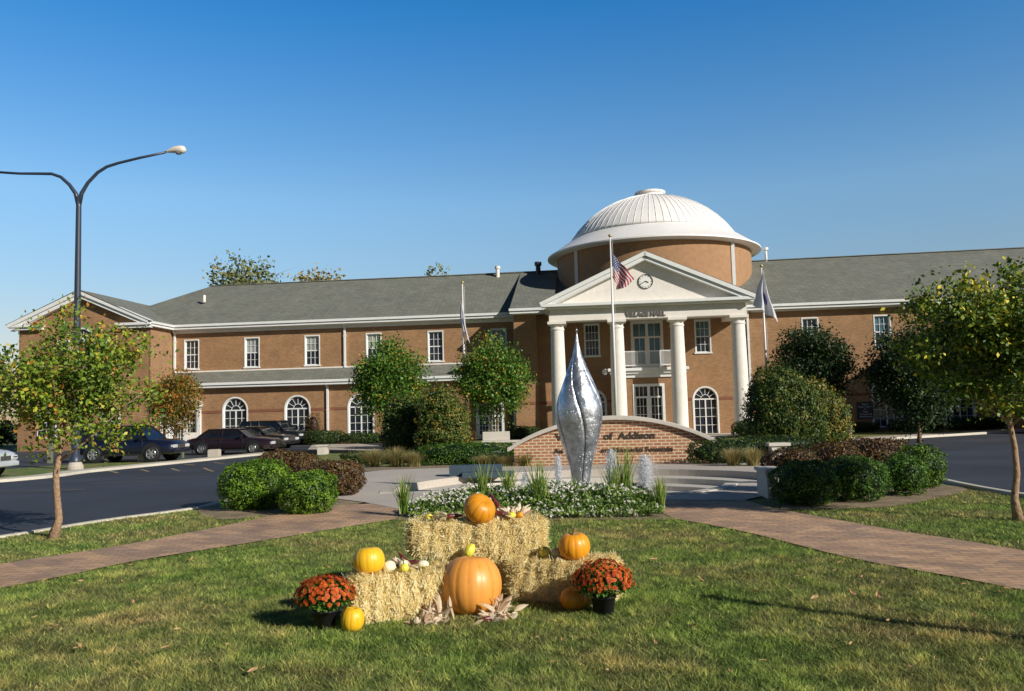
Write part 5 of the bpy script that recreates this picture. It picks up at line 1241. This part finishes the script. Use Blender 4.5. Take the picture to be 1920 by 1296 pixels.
# ------------------------------------------------------------------ flower bed
rng = np.random.default_rng(7)
def in_poly(P, poly):
    x, y = P[:, 0], P[:, 1]; ins = np.zeros(len(P), bool); n = len(poly); j = n-1
    for i in range(n):
        xi, yi = poly[i]; xj, yj = poly[j]
        c = ((yi > y) != (yj > y)) & (x < (xj-xi)*(y-yi)/(yj-yi+1e-12)+xi); ins ^= c; j = i
    return ins
bedp = [(-1.55, 12.45), (-.6, 12.15), (.4, 11.95), (1.3, 11.85), (2.0, 11.8), (2.15, 12.5), (1.9, 13.9), (.5, 14.15), (-1.2, 14.1), (-1.75, 13.3)]
def bed_h(P):
    t_ = np.clip((P[:, 1]-(12.12-.17*P[:, 0]))/.7, .12, 1)**.6; e_ = np.clip(np.minimum(P[:, 0]+1.95, 2.35-P[:, 0])/.5, .2, 1)**.6
    return (.29+.12*vnoise(P, 1.9, 3)+.09*vnoise(P, 6, 1)-.10*np.clip((-P[:, 0]-.2), 0, 1))*t_*e_
n = 26000; P = np.stack([rng.uniform(-1.85, 2.25, n), rng.uniform(11.7, 14.2, n), np.zeros(n)], 1); P = P[in_poly(P, bedp)]
hh = bed_h(P); P[:, 2] = hh*rng.uniform(.05, 1.0, len(P))**.5+.02
tag(leaves('bedding_plants', P, .05, rng, MT['lf_bed'], tint=np.clip(P[:, 2]/hh*.6+rng.normal(0, .22, len(P)), 0, 1)), 'green leafy bedding plants filling the bed before the fountain', 'bedding plants', kind='stuff')
n = 3400; P = np.stack([rng.uniform(-1.85, 2.25, n), rng.uniform(11.7, 14.2, n), np.zeros(n)], 1); P = P[in_poly(P, bedp)]
P = P[(vnoise(P, 1.3, 8)+rng.normal(0, .2, len(P))) > -.02]
P[:, 2] = bed_h(P)*rng.uniform(.8, 1.1, len(P))+.03
fr_ = P[:, 1] < 12.6; P[fr_, 2] *= rng.uniform(.25, 1.05, fr_.sum())
Q = np.repeat(P, 3, 0)+rng.normal(0, .011, (len(P)*3, 3))
nn = np.tile(np.array([[.3, -.6, .7]]), (len(Q), 1))
tag(leaves('white_flowers', Q, .036, rng, MT['petal_white'], nrm=nn, asp=.95), 'small white blossoms scattered over the bedding plants', 'flowers', kind='stuff')
G9 = 'spiky grass plants in the flower bed'
for i, (x, Y, h, lab) in enumerate(((757, 12.7, .5, 'spiky grass plant at the left end of the flower bed'), (905, 13.4, .62, 'spiky grass plant behind the top pumpkin'), (955, 13.6, .55, 'fine spiky grass plant left of the sculpture behind the husks'), (1012, 12.6, .66, 'tall arching spiky grass plant left of the sculpture base'), (1078, 13.2, .4, 'short light green spiky plant at the foot of the sculpture'), (1150, 12.9, .6, 'tall upright spiky grass plant right of the sculpture'), (1172, 13.0, .82, 'tallest spiky grass plant reaching up before the right jets'), (1238, 12.2, .42, 'light green spiky plant at the right end of the flower bed'))):
    p = at(x, 940, Y); grass_clump('spiky_grass', lab, 'plant', (p.x, Y, .05), h*1.25, h*.55, 70, MT['lf_spike'], 120+i, .016, G9, .35)

# ------------------------------------------------------------------ lawn grass
def blades(name, polys, n, y0, y1, xf, h, w_, seed, excl=()):
    rng = np.random.default_rng(seed)
    y = y0+(y1-y0)*rng.uniform(0, 1, n)**1.25
    x = rng.uniform(-1, 1, n)*(y*.62+.4)+xf
    P = np.stack([x, y, np.zeros(n)], 1); ok = np.zeros(n, bool)
    for pl in polys: ok |= in_poly(P, pl)
    for (cx_, cy_, r_) in excl: ok &= (P[:, 0]-cx_)**2+(P[:, 1]-cy_)**2 > r_*r_
    P = P[ok]; m = len(P)
    cl = np.clip(vnoise(P[:, :], 6.5, seed)*.75+vnoise(P[:, :], 19., seed)*.5+.5, 0, 1.2)
    th = rng.uniform(0, 2*PI, m); ln = h*(.55+.6*cl)*rng.uniform(.5, 1.3, m); ti = rng.normal(0, .8, (m, 2))*ln[:, None]
    ww = w_*rng.uniform(.6, 1.3, m)*(.8+.05*P[:, 1])
    side = np.stack([np.cos(th), np.sin(th), np.zeros(m)], 1)*ww[:, None]/2
    tip = P+np.stack([ti[:, 0], ti[:, 1], ln], 1)
    V = np.stack([P-side, P+side, tip], 1).reshape(-1, 3); F = np.arange(m*3).reshape(-1, 3)
    t = np.clip(rng.normal(.45, .2, m)+(cl-.5)*.75, 0, 1); t[rng.random(m) < .04] = 1
    return np_mesh(name, V, F, np.repeat(t, 3), MT['blades'], nper=3)
lp_ = lawn_poly+[(6, 2), (-8, 2)]
fp = curve_pts(farL, 4)
leftv = fp+[(-3.0, 13.6), (-4.4, 12.9), (-5.3, 14.2)]+[q for q in near_L[::-1] if q[1] < 14.5]
rightv = [(q[0]+.05, q[1]) for q in curve_pts(farR, 4)]+[(3.75, 12.3), (5.3, 12.3), (6.4, 13.2), (7.55, 14.4)]+[(7.7, 12.7), (8.3, 9), (10.4, 4)]
g1 = blades('grass', [lp_], 480000, 4.2, 12.6, 0, .034, .0062, 5)
tag(g1, 'short mown lawn grass with brownish dry patches in the foreground', 'grass', kind='stuff')
g2 = blades('grass', [leftv, rightv], 260000, 5.5, 15.5, 0, .036, .009, 6)
tag(g2, 'strips of mown grass between the brick paths and the roads', 'grass', kind='stuff')
# fallen leaves
lv = MB(); lv.add([(-.05, 0, 0), (-.015, .028, .012), (.045, .02, .004), (.062, 0, .014), (.04, -.024, .003), (-.02, -.026, .014), (-.075, .002, .02)], [(0, 1, 2, 3), (0, 3, 4, 5), (6, 1, 0), (6, 0, 5)])
lf0 = None; rr_ = random.Random(21)
GL = 'fallen autumn leaves scattered on the lawn'
spots = [(475, 1272), (1147, 1250), (1430, 1256), (1140, 1272), (1230, 1220), (1362, 1212), (1300, 1185), (228, 1100), (612, 1073), (100, 1188), (1055, 1165), (545, 1170), (1418, 1122), (1528, 1132), (1565, 1080), (1500, 1090), (1650, 1102), (1840, 1126), (1878, 1124), (1790, 1060), (1745, 1062), (1600, 1124), (1648, 1130), (240, 1070), (70, 1066), (640, 1150), (1315, 1100), (1040, 1256), (1226, 1058)]
for k in range(70): spots.append((rr_.uniform(20, 1900), rr_.uniform(1010, 1280)))
for (x, y) in spots:
    p = gp(x, y)
    if not in_poly(np.array([[p.x, p.y, 0]]), lp_)[0]: continue
    if -1.7 < p.x < 1.1 and 6.0 < p.y < 8.0: continue
    if lf0 is None: lf0 = lv.build('fallen_leaf', MT['fallen']); tag(lf0, 'dry yellowish fallen leaf lying on the grass', 'leaf', GL); o = lf0
    else: o = lf0.copy(); COL.objects.link(o)
    big = (x, y) in spots[:29]
    o.location = (p.x, p.y, .05+rr_.uniform(-.01, .01)); s_ = (rr_.uniform(.5, .75) if big else rr_.uniform(.25, .5))*(.7 if p.y < 5.5 else 1); o.scale = (s_, s_, s_); o.rotation_euler = (rr_.uniform(-.5, .5), rr_.uniform(-.5, .5), rr_.uniform(0, 6.3))

# ------------------------------------------------------------------ harvest display
def bale(lab, c, rz, sx, sy, sz, seed, z0=0, tilt=0):
    root = thing('straw_bale', lab, 'straw bale', (c[0], c[1], z0), rz, 'straw bales of the autumn display'); root.rotation_euler = (tilt, 0, rz)
    rng = np.random.default_rng(seed); mb = MB()
    nx_, ny_, nz_ = 44, 14, 16; verts = {}; V = []; F = []
    def disp(p):
        x, y, z = p; q = Vector((x*5+seed, y*5, z*5))
        fl = .017*math.sin(x*52+3.*noise.noise(q*.8))*(.6+.6*noise.noise(q*.4)); nz = .022*noise.noise(q)+.014*noise.noise(q*3.1)
        c_ = Vector((x/sx*2, y/sy*2, (z-sz/2)/sz*2)); r_ = (abs(c_.x)**7+abs(c_.y)**7+abs(c_.z)**7)**(1/7.)
        d = c_/max(r_, 1e-6)
        base = Vector((d.x*sx/2, d.y*sy/2, sz/2+d.z*sz/2))*1.0
        n_ = Vector((d.x**7, d.y**7, d.z**7)); n_ = n_.normalized() if n_.length > 0 else n_
        return base+n_*(nz+fl)
    def vid(i, j, k):
        key = (i, j, k)
        if key not in verts:
            verts[key] = len(V); V.append(disp(((i/nx_-.5)*sx, (j/ny_-.5)*sy, k/nz_*sz)))
        return verts[key]
    for i in range(nx_):
        for k in range(nz_): F.append((vid(i, 0, k), vid(i+1, 0, k), vid(i+1, 0, k+1), vid(i, 0, k+1))); F.append((vid(i, ny_, k), vid(i, ny_, k+1), vid(i+1, ny_, k+1), vid(i+1, ny_, k)))
        for j in range(ny_): F.append((vid(i, j, nz_), vid(i+1, j, nz_), vid(i+1, j+1, nz_), vid(i, j+1, nz_)))
    for j in range(ny_):
        for k in range(nz_): F.append((vid(0, j, k), vid(0, j, k+1), vid(0, j+1, k+1), vid(0, j+1, k))); F.append((vid(nx_, j, k), vid(nx_, j+1, k), vid(nx_, j+1, k+1), vid(nx_, j, k+1)))
    mb.add(V, F, 0, .3); body = mb.build('straw_block', MT['straw'], root, True)
    # loose stems over the surface
    Vn = []; T = []; n = 17000
    faces = rng.choice(5, n, p=[.45, .2, .12, .12, .11])
    for i in range(n):
        f = faces[i]; a, b_ = rng.uniform(-.5, .5, 2)
        if f == 0: p = Vector((a*sx, -sy/2, (b_+.5)*sz)); nn = Vector((0, -1, 0)); d = Vector((rng.normal(0, .5), 0, rng.normal(0, 1)))
        elif f == 1: p = Vector((a*sx, b_*sy, sz)); nn = Vector((0, 0, 1)); d = Vector((rng.normal(0, .8), rng.normal(0, 1), 0))
        elif f == 2: p = Vector((-sx/2, a*sy, (b_+.5)*sz)); nn = Vector((-1, 0, 0)); d = Vector((0, rng.normal(), rng.normal()))
        elif f == 3: p = Vector((sx/2, a*sy, (b_+.5)*sz)); nn = Vector((1, 0, 0)); d = Vector((0, rng.normal(), rng.normal()))
        else: p = Vector((a*sx, sy/2, (b_+.5)*sz)); nn = Vector((0, 1, 0)); d = Vector((rng.normal(), 0, rng.normal()))
        edge = max(abs(p.x)/sx*2, abs(p.z-sz/2)/sz*2 if f != 1 else abs(p.y)/sy*2)
        stick = .16 if edge < .85 else .5
        d = d.normalized()+nn*abs(rng.normal(0, stick)); d.normalize()
        p = disp((p.x, p.y, p.z))+nn*.004; L = rng.uniform(.02, .08)*(1.6 if edge > .93 and rng.random() < .15 else 1); w_ = rng.uniform(.0014, .0034)
        sd_ = d.cross(nn+Vector((.1, .2, .1))).normalized()*w_; bend = nn*rng.normal(0, .012)
        q0 = p-d*L/2-nn*.004; q1 = p+d*L/2+bend; Vn += [q0-sd_, q0+sd_, q1+sd_*.7, q1-sd_*.7]; T += [float(np.clip(rng.normal(.55, .3), 0, 1))]*4
    Vn = np.array([tuple(v) for v in Vn]); np_mesh('loose_straw', Vn, np.arange(len(Vn)).reshape(-1, 4), np.array(T), MT['straw'], root)
    mb = MB()
    for zz in (.28, .72): pass
    return root
bale('left lower straw bale, carrying the yellow pumpkin and pale gourds', (-.86, 6.56), rad(17), .86, .40, .335, 31)
bale('right lower straw bale, half in shade behind the right mum', (.37, 6.98), rad(-20), .86, .42, .325, 32)
bale('middle lower straw bale directly behind the giant pumpkin', (-.26, 7.30), rad(0), .80, .40, .305, 34)
bale('topmost straw bale, carrying the tilted orange pumpkin', (-.33, 7.32), rad(-3), 1.13, .44, .30, 33, z0=.31)

def pumpkin_mat(name, c1, c2, cg=None):
    m, t, b = nt(name)
    a = t.nodes.new('ShaderNodeAttribute'); a.attribute_name = 'tint'; co = t.nodes.new('ShaderNodeTexCoord')
    n = t.nodes.new('ShaderNodeTexNoise'); n.inputs['Scale'].default_value = 14; n.inputs['Detail'].default_value = 10; n.inputs['Roughness'].default_value = .75; t.links.new(co.outputs['Object'], n.inputs['Vector'])
    ad = t.nodes.new('ShaderNodeMath'); ad.operation = 'MULTIPLY_ADD'; t.links.new(n.outputs['Fac'], ad.inputs[0]); ad.inputs[1].default_value = .95; t.links.new(a.outputs['Fac'], ad.inputs[2])
    r = ramp(t, ad.outputs[0], [(.42, [c*.62 for c in c1]), (.52, c1), (1.15/1.2, c2)]); t.links.new(r.outputs[0], b.inputs['Base Color'])
    b.inputs['Roughness'].default_value = .42; b.inputs['Subsurface Weight'].default_value = .0
    n2 = t.nodes.new('ShaderNodeTexNoise'); n2.inputs['Scale'].default_value = 60; t.links.new(co.outputs['Object'], n2.inputs['Vector'])
    bp = t.nodes.new('ShaderNodeBump'); bp.inputs['Strength'].default_value = .12; bp.inputs['Distance'].default_value = .01; t.links.new(n2.outputs['Fac'], bp.inputs['Height']); t.links.new(bp.outputs[0], b.inputs['Normal'])
    return m
PM = {'giant': pumpkin_mat('peach orange pumpkin skin', (.58, .19, .025), (.84, .35, .065)), 'yellow': pumpkin_mat('golden pumpkin skin', (.72, .33, .01), (.86, .50, .02)),
      'orange': pumpkin_mat('orange pumpkin skin', (.60, .19, .008), (.82, .33, .015)), 'lemon': pumpkin_mat('lemon gourd skin', (.62, .50, .02), (.80, .70, .08)),
      'pale': pumpkin_mat('pale cream gourd skin', (.66, .58, .30), (.86, .80, .56)), 'green': pumpkin_mat('striped green gourd skin', (.10, .16, .05), (.62, .60, .32)),
      'darkorange': pumpkin_mat('deep orange pumpkin skin', (.38, .13, .012), (.70, .28, .012))}
MT['stem'] = simple('dry pumpkin stem', (.22, .17, .07), .85, var=.3, scale=30, bump=.6)
def pumpkin(nm, lab, loc, R_, H_, mat, ribs=12, depth=.05, tilt=(0, 0, 0), stem=.05, grp=None, neck=0., seed=1, cat='pumpkin', px_=.72):
    root = thing(nm, lab, cat, loc, 0, grp)
    mb = MB(); nu, nv = 96, 28; vs = []; tn = []; fs = []; rd = random.Random(seed); ph = rd.random()*6
    for i in range(nv+1):
        f = i/nv; a = -PI/2+PI*f
        for k in range(nu):
            th = 2*PI*k/nu; wob = th+.05*math.sin(3*th+ph)
            g = abs(math.cos(ribs*wob/2)); g = 1-(1-g)**3
            rr = 1-depth*(1-g)*math.cos(a)**.4 if math.cos(a) > 1e-6 else 1
            r_ = R_*max(0, math.cos(a))**px_*rr*(1+.02*math.sin(2*th+ph)); z = H_/2*(math.sin(a)*(1-.0))
            z -= H_*.10*math.exp(-(r_/(R_*.32))**2)*(1 if a > 0 else -.7)
            if neck and a > 0: r_ *= 1-neck*math.sin(a)**1.5; 
            z += H_*.5*(1+neck*.6*max(0, math.sin(a))**2)-0
            vs.append((r_*math.cos(th), r_*math.sin(th), z)); tn.append(.2+.35*g)
    for i in range(nv):
        for k in range(nu): k2 = (k+1) % nu; fs.append((i*nu+k, i*nu+k2, (i+1)*nu+k2, (i+1)*nu+k))
    mb.add(vs, fs); mb.t = tn; o = mb.build('rind', mat, root, True)
    if stem:
        sb = MB(); zt_ = H_*(.92 if not neck else .98+neck*.5)
        sb.tube([(0, 0, zt_-.02), (0, 0, zt_+stem*.3), (stem*.15, 0, zt_+stem*.7), (stem*.35, .0, zt_+stem)], [stem*.45, stem*.28, stem*.24, stem*.3], 7); sb.build('stem', MT['stem'], root, True)
    root.rotation_euler = tilt
    return root
def on(px_, py_, Y): p = at(px_, py_, Y); return (p.x, Y, p.z)
pumpkin('giant_pumpkin', 'giant peach orange pumpkin standing in the middle on the grass', (on(884, 1148, 6.50)[0], 6.50, -.01), .232, .45, PM['giant'], 14, .03, (rad(-5), rad(3), .4), 0, seed=2, px_=.86)
pumpkin('pumpkin', 'golden yellow pumpkin on the left straw bale', (on(693, 1060, 6.42)[0], 6.42, .33), .118, .20, PM['yellow'], 11, .03, (rad(-6), rad(3), 1), 0, seed=3)
pumpkin('pumpkin', 'bright orange pumpkin with stem on the right straw bale', (on(1078, 1050, 6.86)[0], 6.86, .325), .125, .21, PM['orange'], 12, .05, (rad(4), rad(-3), .3), .05, seed=4)
pumpkin('pumpkin', 'tilted orange pumpkin lying on the topmost straw bale', (on(889, 970, 7.20)[0], 7.20, .625), .135, .21, PM['darkorange'], 12, .04, (rad(38), rad(14), .5), .0, seed=5)
pumpkin('pumpkin', 'small yellow pumpkin on the grass beside the left mum pot', (on(660, 1170, 6.12)[0], 6.12, -.01), .084, .172, PM['yellow'], 10, .03, (0, rad(3), 0), .0, seed=6)
pumpkin('pumpkin', 'orange pumpkin in the shade at the foot of the right mum', (on(1076, 1150, 6.6)[0], 6.6, -.01), .10, .17, PM['darkorange'], 11, .04, (rad(5), 0, 0), .0, seed=7)
GG = 'small gourds laid out on the straw bales'
for i, (lab, xp, Y, z, r_, h_, m_, nk) in enumerate((
    ('pale yellow gourd right beside the golden pumpkin', 733, 6.46, .335, .05, .085, 'pale', 0), ('small lemon yellow gourd between two pale gourds', 758, 6.44, .335, .034, .06, 'lemon', .2),
    ('white gourd at the foot of the top bale on the left bale', 792, 6.56, .335, .045, .06, 'pale', 0), ('small pale gourd behind the lemon one on the left bale', 756, 6.56, .34, .035, .07, 'pale', .2),
    ('lemon yellow gourd on the right bale next to the striped one', 1023, 6.98, .33, .047, .085, 'lemon', .2), ('green and cream striped gourd beside the orange pumpkin', 1044, 6.92, .33, .043, .078, 'green', .1),
    ('yellow gourd peeking over the giant pumpkin against the top bale', 874, 6.98, .345, .042, .11, 'lemon', .2),
    ('yellow gourd among husks at the right of the top bale', 961, 7.16, .62, .036, .05, 'lemon', .2), ('orange yellow gourd beside the husks on the top bale', 975, 7.18, .62, .03, .045, 'orange', .3), ('pale green gourd left of the tilted pumpkin on the top bale', 832, 7.2, .62, .04, .06, 'green', .1), ('yellow green gourd at the left end of the top bale', 806, 7.24, .62, .03, .045, 'lemon', .2))):
    pumpkin('gourd', lab, (on(xp, 1000, Y)[0], Y, z), r_, h_, PM[m_], 8, .06, (rad(i*17 % 50-25), rad(i*29 % 60-30), i), .018, GG, nk, 20+i, 'gourd')
# corn ears & husks
MT['kernel'] = simple('dark red kernels', (.14, .03, .025), .35, var=.7, scale=60)
def corn(lab, loc, ang, L=.15, grp='dried ears of dark corn on the bales', pitch=0):
    root = thing('corn_ear', lab, 'corn', loc, 0, grp); root.rotation_euler = (0, pitch, ang)
    mb = MB(); n = 12; pts = []; rs = []
    for i in range(n+1): f = i/n; pts.append((f*L, 0, .02)); rs.append(.019*(1-.75*f**3)*(.8+.2*math.sin(min(1, f*5)*PI/2))*(1+.07*(i % 2)))
    mb.tube(pts, rs, 12); mb.build('cob', MT['kernel'], root, True)
    rng = np.random.default_rng(int(abs(ang)*100)+5); V = []; T = []
    for k in range(9):
        a = rng.uniform(0, 2*PI); ln = rng.uniform(.08, .16); w_ = rng.uniform(.012, .024); d = Vector((-1, .55*math.cos(a), .55*math.sin(a)+.25)).normalized(); s_ = d.cross(Vector((0, 0, 1))).normalized()*w_
        p = [Vector((.01, 0, .02))+d*ln*q+Vector((0, 0, -.25*ln*q*q)) for q in (0, .35, .7, 1)]; ws = (.4, 1, .8, .05)
        for q in range(3): V += [p[q]-s_*ws[q], p[q]+s_*ws[q], p[q+1]+s_*ws[q+1], p[q+1]-s_*ws[q+1]]; T += [rng.uniform(.2, 1)]*4
    V = np.array([tuple(v) for v in V]); np_mesh('husk', V, np.arange(len(V)).reshape(-1, 4), np.array(T), MT['husk'], root)
    return root
corn('dark corn ear behind the gourds on the left bale', (on(765, 1050, 6.6)[0], 6.6, .34), 2.4, pitch=-.6); corn('dark red corn ear pointing right on the left bale', (on(752, 1050, 6.62)[0], 6.62, .35), -.3, .17, pitch=-.1)
corn('dark corn ear right of the tilted pumpkin on the top bale', (on(945, 960, 7.16)[0], 7.16, .63), 2.9, .17, pitch=-.3); corn('second dark corn ear behind the tilted pumpkin', (on(935, 950, 7.24)[0], 7.24, .68), 2.2, .19, pitch=-.7); corn('dark corn ear left of the tilted pumpkin on the top bale', (on(838, 960, 7.16)[0], 7.16, .63), .3, .13)
corn('dark corn ear among the husks left of the giant pumpkin', (on(800, 1150, 6.28)[0], 6.28, .01), 1.9, .15, pitch=-.5); corn('dark corn ear lying at the foot of the giant pumpkin', (on(905, 1150, 6.22)[0], 6.22, .01), .4, .15)
def husks(lab, loc, n, spread, ln, seed, bias=(0, 0, .5)):
    rng = np.random.default_rng(seed); V = []; T = []
    for k in range(n):
        d = Vector((rng.normal()*spread[0]+bias[0], rng.normal()*spread[1]+bias[1], abs(rng.normal())*spread[2]+bias[2])).normalized(); L = ln*rng.uniform(.25, .75); w_ = rng.uniform(.009, .022)
        s_ = d.cross(Vector((rng.normal()*.4, 1, rng.normal()*.4))).normalized()*w_; o_ = Vector((rng.normal(0, .045), rng.normal(0, .025), abs(rng.normal(0, .02)))); curl = Vector((rng.normal(0, .35), rng.normal(0, .3), -.35))
        p = [o_+d*L*q+curl*L*q*q*.7 for q in (0, .25, .5, .75, 1)]; ws = (.3, 1, .95, .6, .04); tn = rng.uniform(.1, 1)
        for q_ in p: q_.z = max(q_.z, .004)
        nrm = d.cross(s_).normalized()*.006
        for q in range(4):
            V += [p[q]-s_*ws[q], p[q]+nrm, p[q+1]+nrm, p[q+1]-s_*ws[q+1]]; V += [p[q]+nrm, p[q]+s_*ws[q], p[q+1]+s_*ws[q+1], p[q+1]+nrm]; T += [tn]*4+[tn*.8]*4
    V = np.array([tuple(v) for v in V]); o = np_mesh('corn_husks', V, np.arange(len(V)).reshape(-1, 4), np.array(T), MT['husk'], loc=loc)
    return tag(o, lab, 'corn husks', 'dry corn husk bundles of the display')
def hx(px_, Y): return on(px_, 1100, Y)[0]
husks('pinkish dry corn husks on the grass left of the giant pumpkin', (hx(800, 6.25), 6.25, 0), 42, (1, .5, .5), .17, 51, (.1, -.2, .5))
husks('upright corn husk leaves against the left of the giant pumpkin', (hx(818, 6.36), 6.36, .0), 16, (.3, .3, .3), .34, 52, (-.05, 0, 1.5))
husks('corn husks fanned under the right side of the giant pumpkin', (hx(925, 6.28), 6.28, 0), 48, (1, .5, .5), .17, 53, (.2, -.1, .5))
husks('long pale corn husks leaning between giant pumpkin and right bale', (hx(935, 6.42), 6.42, .02), 26, (.5, .3, .4), .26, 54, (.7, 0, 1.0))
husks('pale corn husks behind the tilted pumpkin on the top bale', (hx(970, 7.25), 7.25, .62), 26, (.9, .4, .5), .2, 55, (.2, .1, .8))
husks('white husk tuft sticking up behind the gourds on the left bale', (hx(748, 6.62), 6.62, .34), 12, (.5, .3, .4), .14, 56, (-.4, 0, 1))

# mums
def mum(lab, loc, R_, seed, H_=.2):
    root = thing('potted_mum', lab, 'potted flowers', loc, 0, 'rust red potted chrysanthemums')
    mb = MB(); mb.lathe([(0, 0), (.07, 0), (.09, .12), (.097, .12), (.097, .135), (.085, .135), (.08, .11), (0, .11)], 24); mb.build('pot', MT['black'], root, True)
    rng = np.random.default_rng(seed); n = 5200
    d = rng.normal(size=(n, 3)); d /= np.linalg.norm(d, axis=1)[:, None]; d[:, 2] = np.where(d[:, 2] < -.35, -d[:, 2], d[:, 2])
    r_ = rng.uniform(.35, .97, n)[:, None]; C0 = np.array([0, 0, .12+H_*.45]); rad3 = np.array([R_*.93, R_*.93, H_*.78])
    P = C0+d*r_*rad3; P[:, 2] = np.maximum(P[:, 2], .12); leaves('foliage', P, .03, rng, MT['lf_green'], root, tint=np.clip(rng.normal(.4, .2, n), 0, .9))
    V = []; T = []; pts = []
    ga = PI*(3-5**.5); N_ = 290
    for k in range(N_):
        zz = 1-(k+.5)/N_*1.02; rr = math.sqrt(max(0, 1-zz*zz)); th = k*ga; q = Vector((rr*math.cos(th), rr*math.sin(th), zz))
        # left-lower part stays leafy
        if zz < .3+.25*(-math.cos(th)*0) and rng.random() < .4: continue
        q += Vector(rng.normal(0, .035, 3)); pts.append(q)
    for q in pts:
        nn = q.normalized(); c = Vector(C0)+Vector((q.x*R_, q.y*R_, q.z*H_*.86)); fr = .0172*rng.uniform(.75, 1.2)
        a = nn.cross(Vector((.3, .2, 1))).normalized(); b_ = nn.cross(a); tn = rng.uniform(.15, .8)
        for lay, (cnt, rr, lift) in enumerate(((10, 1., .25), (8, .72, .5), (6, .42, .75))):
            for j in range(cnt):
                th = 2*PI*(j+.5*lay)/cnt; e = a*math.cos(th)+b_*math.sin(th); sd_ = (b_*math.cos(th)-a*math.sin(th))*fr*.34*rr
                p0 = c+nn*fr*.1; p1 = c+e*fr*rr*.6+nn*fr*lift*.8; p2 = c+e*fr*rr+nn*fr*lift*.7
                V += [p0, p1-sd_, p2, p1+sd_]; T += [min(1, tn+.12*lay)]*4
    V = np.array([tuple(v) for v in V]); np_mesh('blossoms', V, np.arange(len(V)).reshape(-1, 4), np.array(T), MT['petal_mum'], root)
    return root
mum('rust red mum in black pot on the grass left of the bales', (on(609, 1165, 6.2)[0], 6.2, 0), .215, 61, .185)
mum('rust red mum in black pot in front of the right bale', (on(1132, 1140, 6.42)[0], 6.42, 0), .225, 62, .2)

# ------------------------------------------------------------------ light & world
EL, AZ = rad(26), rad(50)
sd = Vector((math.cos(EL)*math.sin(AZ), -math.cos(EL)*math.cos(AZ), math.sin(EL)))
ld = bpy.data.lights.new('sun', 'SUN'); ld.energy = 5.0; ld.angle = rad(.5); ld.color = (1, .955, .86)
lo_ = bpy.data.objects.new('sun', ld); COL.objects.link(lo_); lo_.rotation_euler = sd.to_track_quat('Z', 'Y').to_euler()
W_ = bpy.data.worlds.new('World'); S.world = W_; W_.use_nodes = True; t = W_.node_tree
sk = t.nodes.new('ShaderNodeTexSky'); sk.sky_type = 'NISHITA'; sk.sun_disc = False; sk.sun_elevation = EL; sk.sun_rotation = PI-AZ; sk.air_density = 1.0; sk.dust_density = .6; sk.ozone_density = 2.5; sk.altitude = 100
bg = t.nodes['Background']; bg.inputs['Strength'].default_value = .085*2.9
hs = t.nodes.new('ShaderNodeHueSaturation'); hs.inputs['Saturation'].default_value = 1.15
t.links.new(sk.outputs[0], hs.inputs['Color']); tc = t.nodes.new('ShaderNodeTexCoord'); sz = t.nodes.new('ShaderNodeSeparateXYZ'); t.links.new(tc.outputs['Generated'], sz.inputs[0])
rw = ramp(t, sz.outputs[2], [(.0, (.40, .31, .29)), (.08, (.50, .40, .37)), (.24, (.60, .62, .59)), (.44, (.17, .52, .68)), (.56, (.10, .17, .23)), (1, (.05, .07, .10))])
mw = t.nodes.new('ShaderNodeMix'); mw.data_type = 'RGBA'; mw.blend_type = 'MULTIPLY'; mw.inputs[0].default_value = 1
t.links.new(hs.outputs[0], mw.inputs[6]); t.links.new(rw.outputs[0], mw.inputs[7]); ry_ = ramp(t, None, [(0, (.32, .32, .34)), (1, (1, 1, 1))]); mr = t.nodes.new('ShaderNodeMapRange'); mr.inputs['From Min'].default_value = -.5; mr.inputs['From Max'].default_value = .5
t.links.new(sz.outputs[1], mr.inputs['Value']); t.links.new(mr.outputs[0], ry_.inputs[0])
mv = t.nodes.new('ShaderNodeMix'); mv.data_type = 'RGBA'; mv.blend_type = 'MULTIPLY'; mv.inputs[0].default_value = 1
t.links.new(mw.outputs[2], mv.inputs[6]); t.links.new(ry_.outputs[0], mv.inputs[7]); t.links.new(mv.outputs[2], bg.inputs['Color'])
S.view_settings.view_transform = 'Standard'; S.view_settings.look = 'None'; S.view_settings.exposure = 0; S.view_settings.gamma = 1
S.render.engine = 'CYCLES'
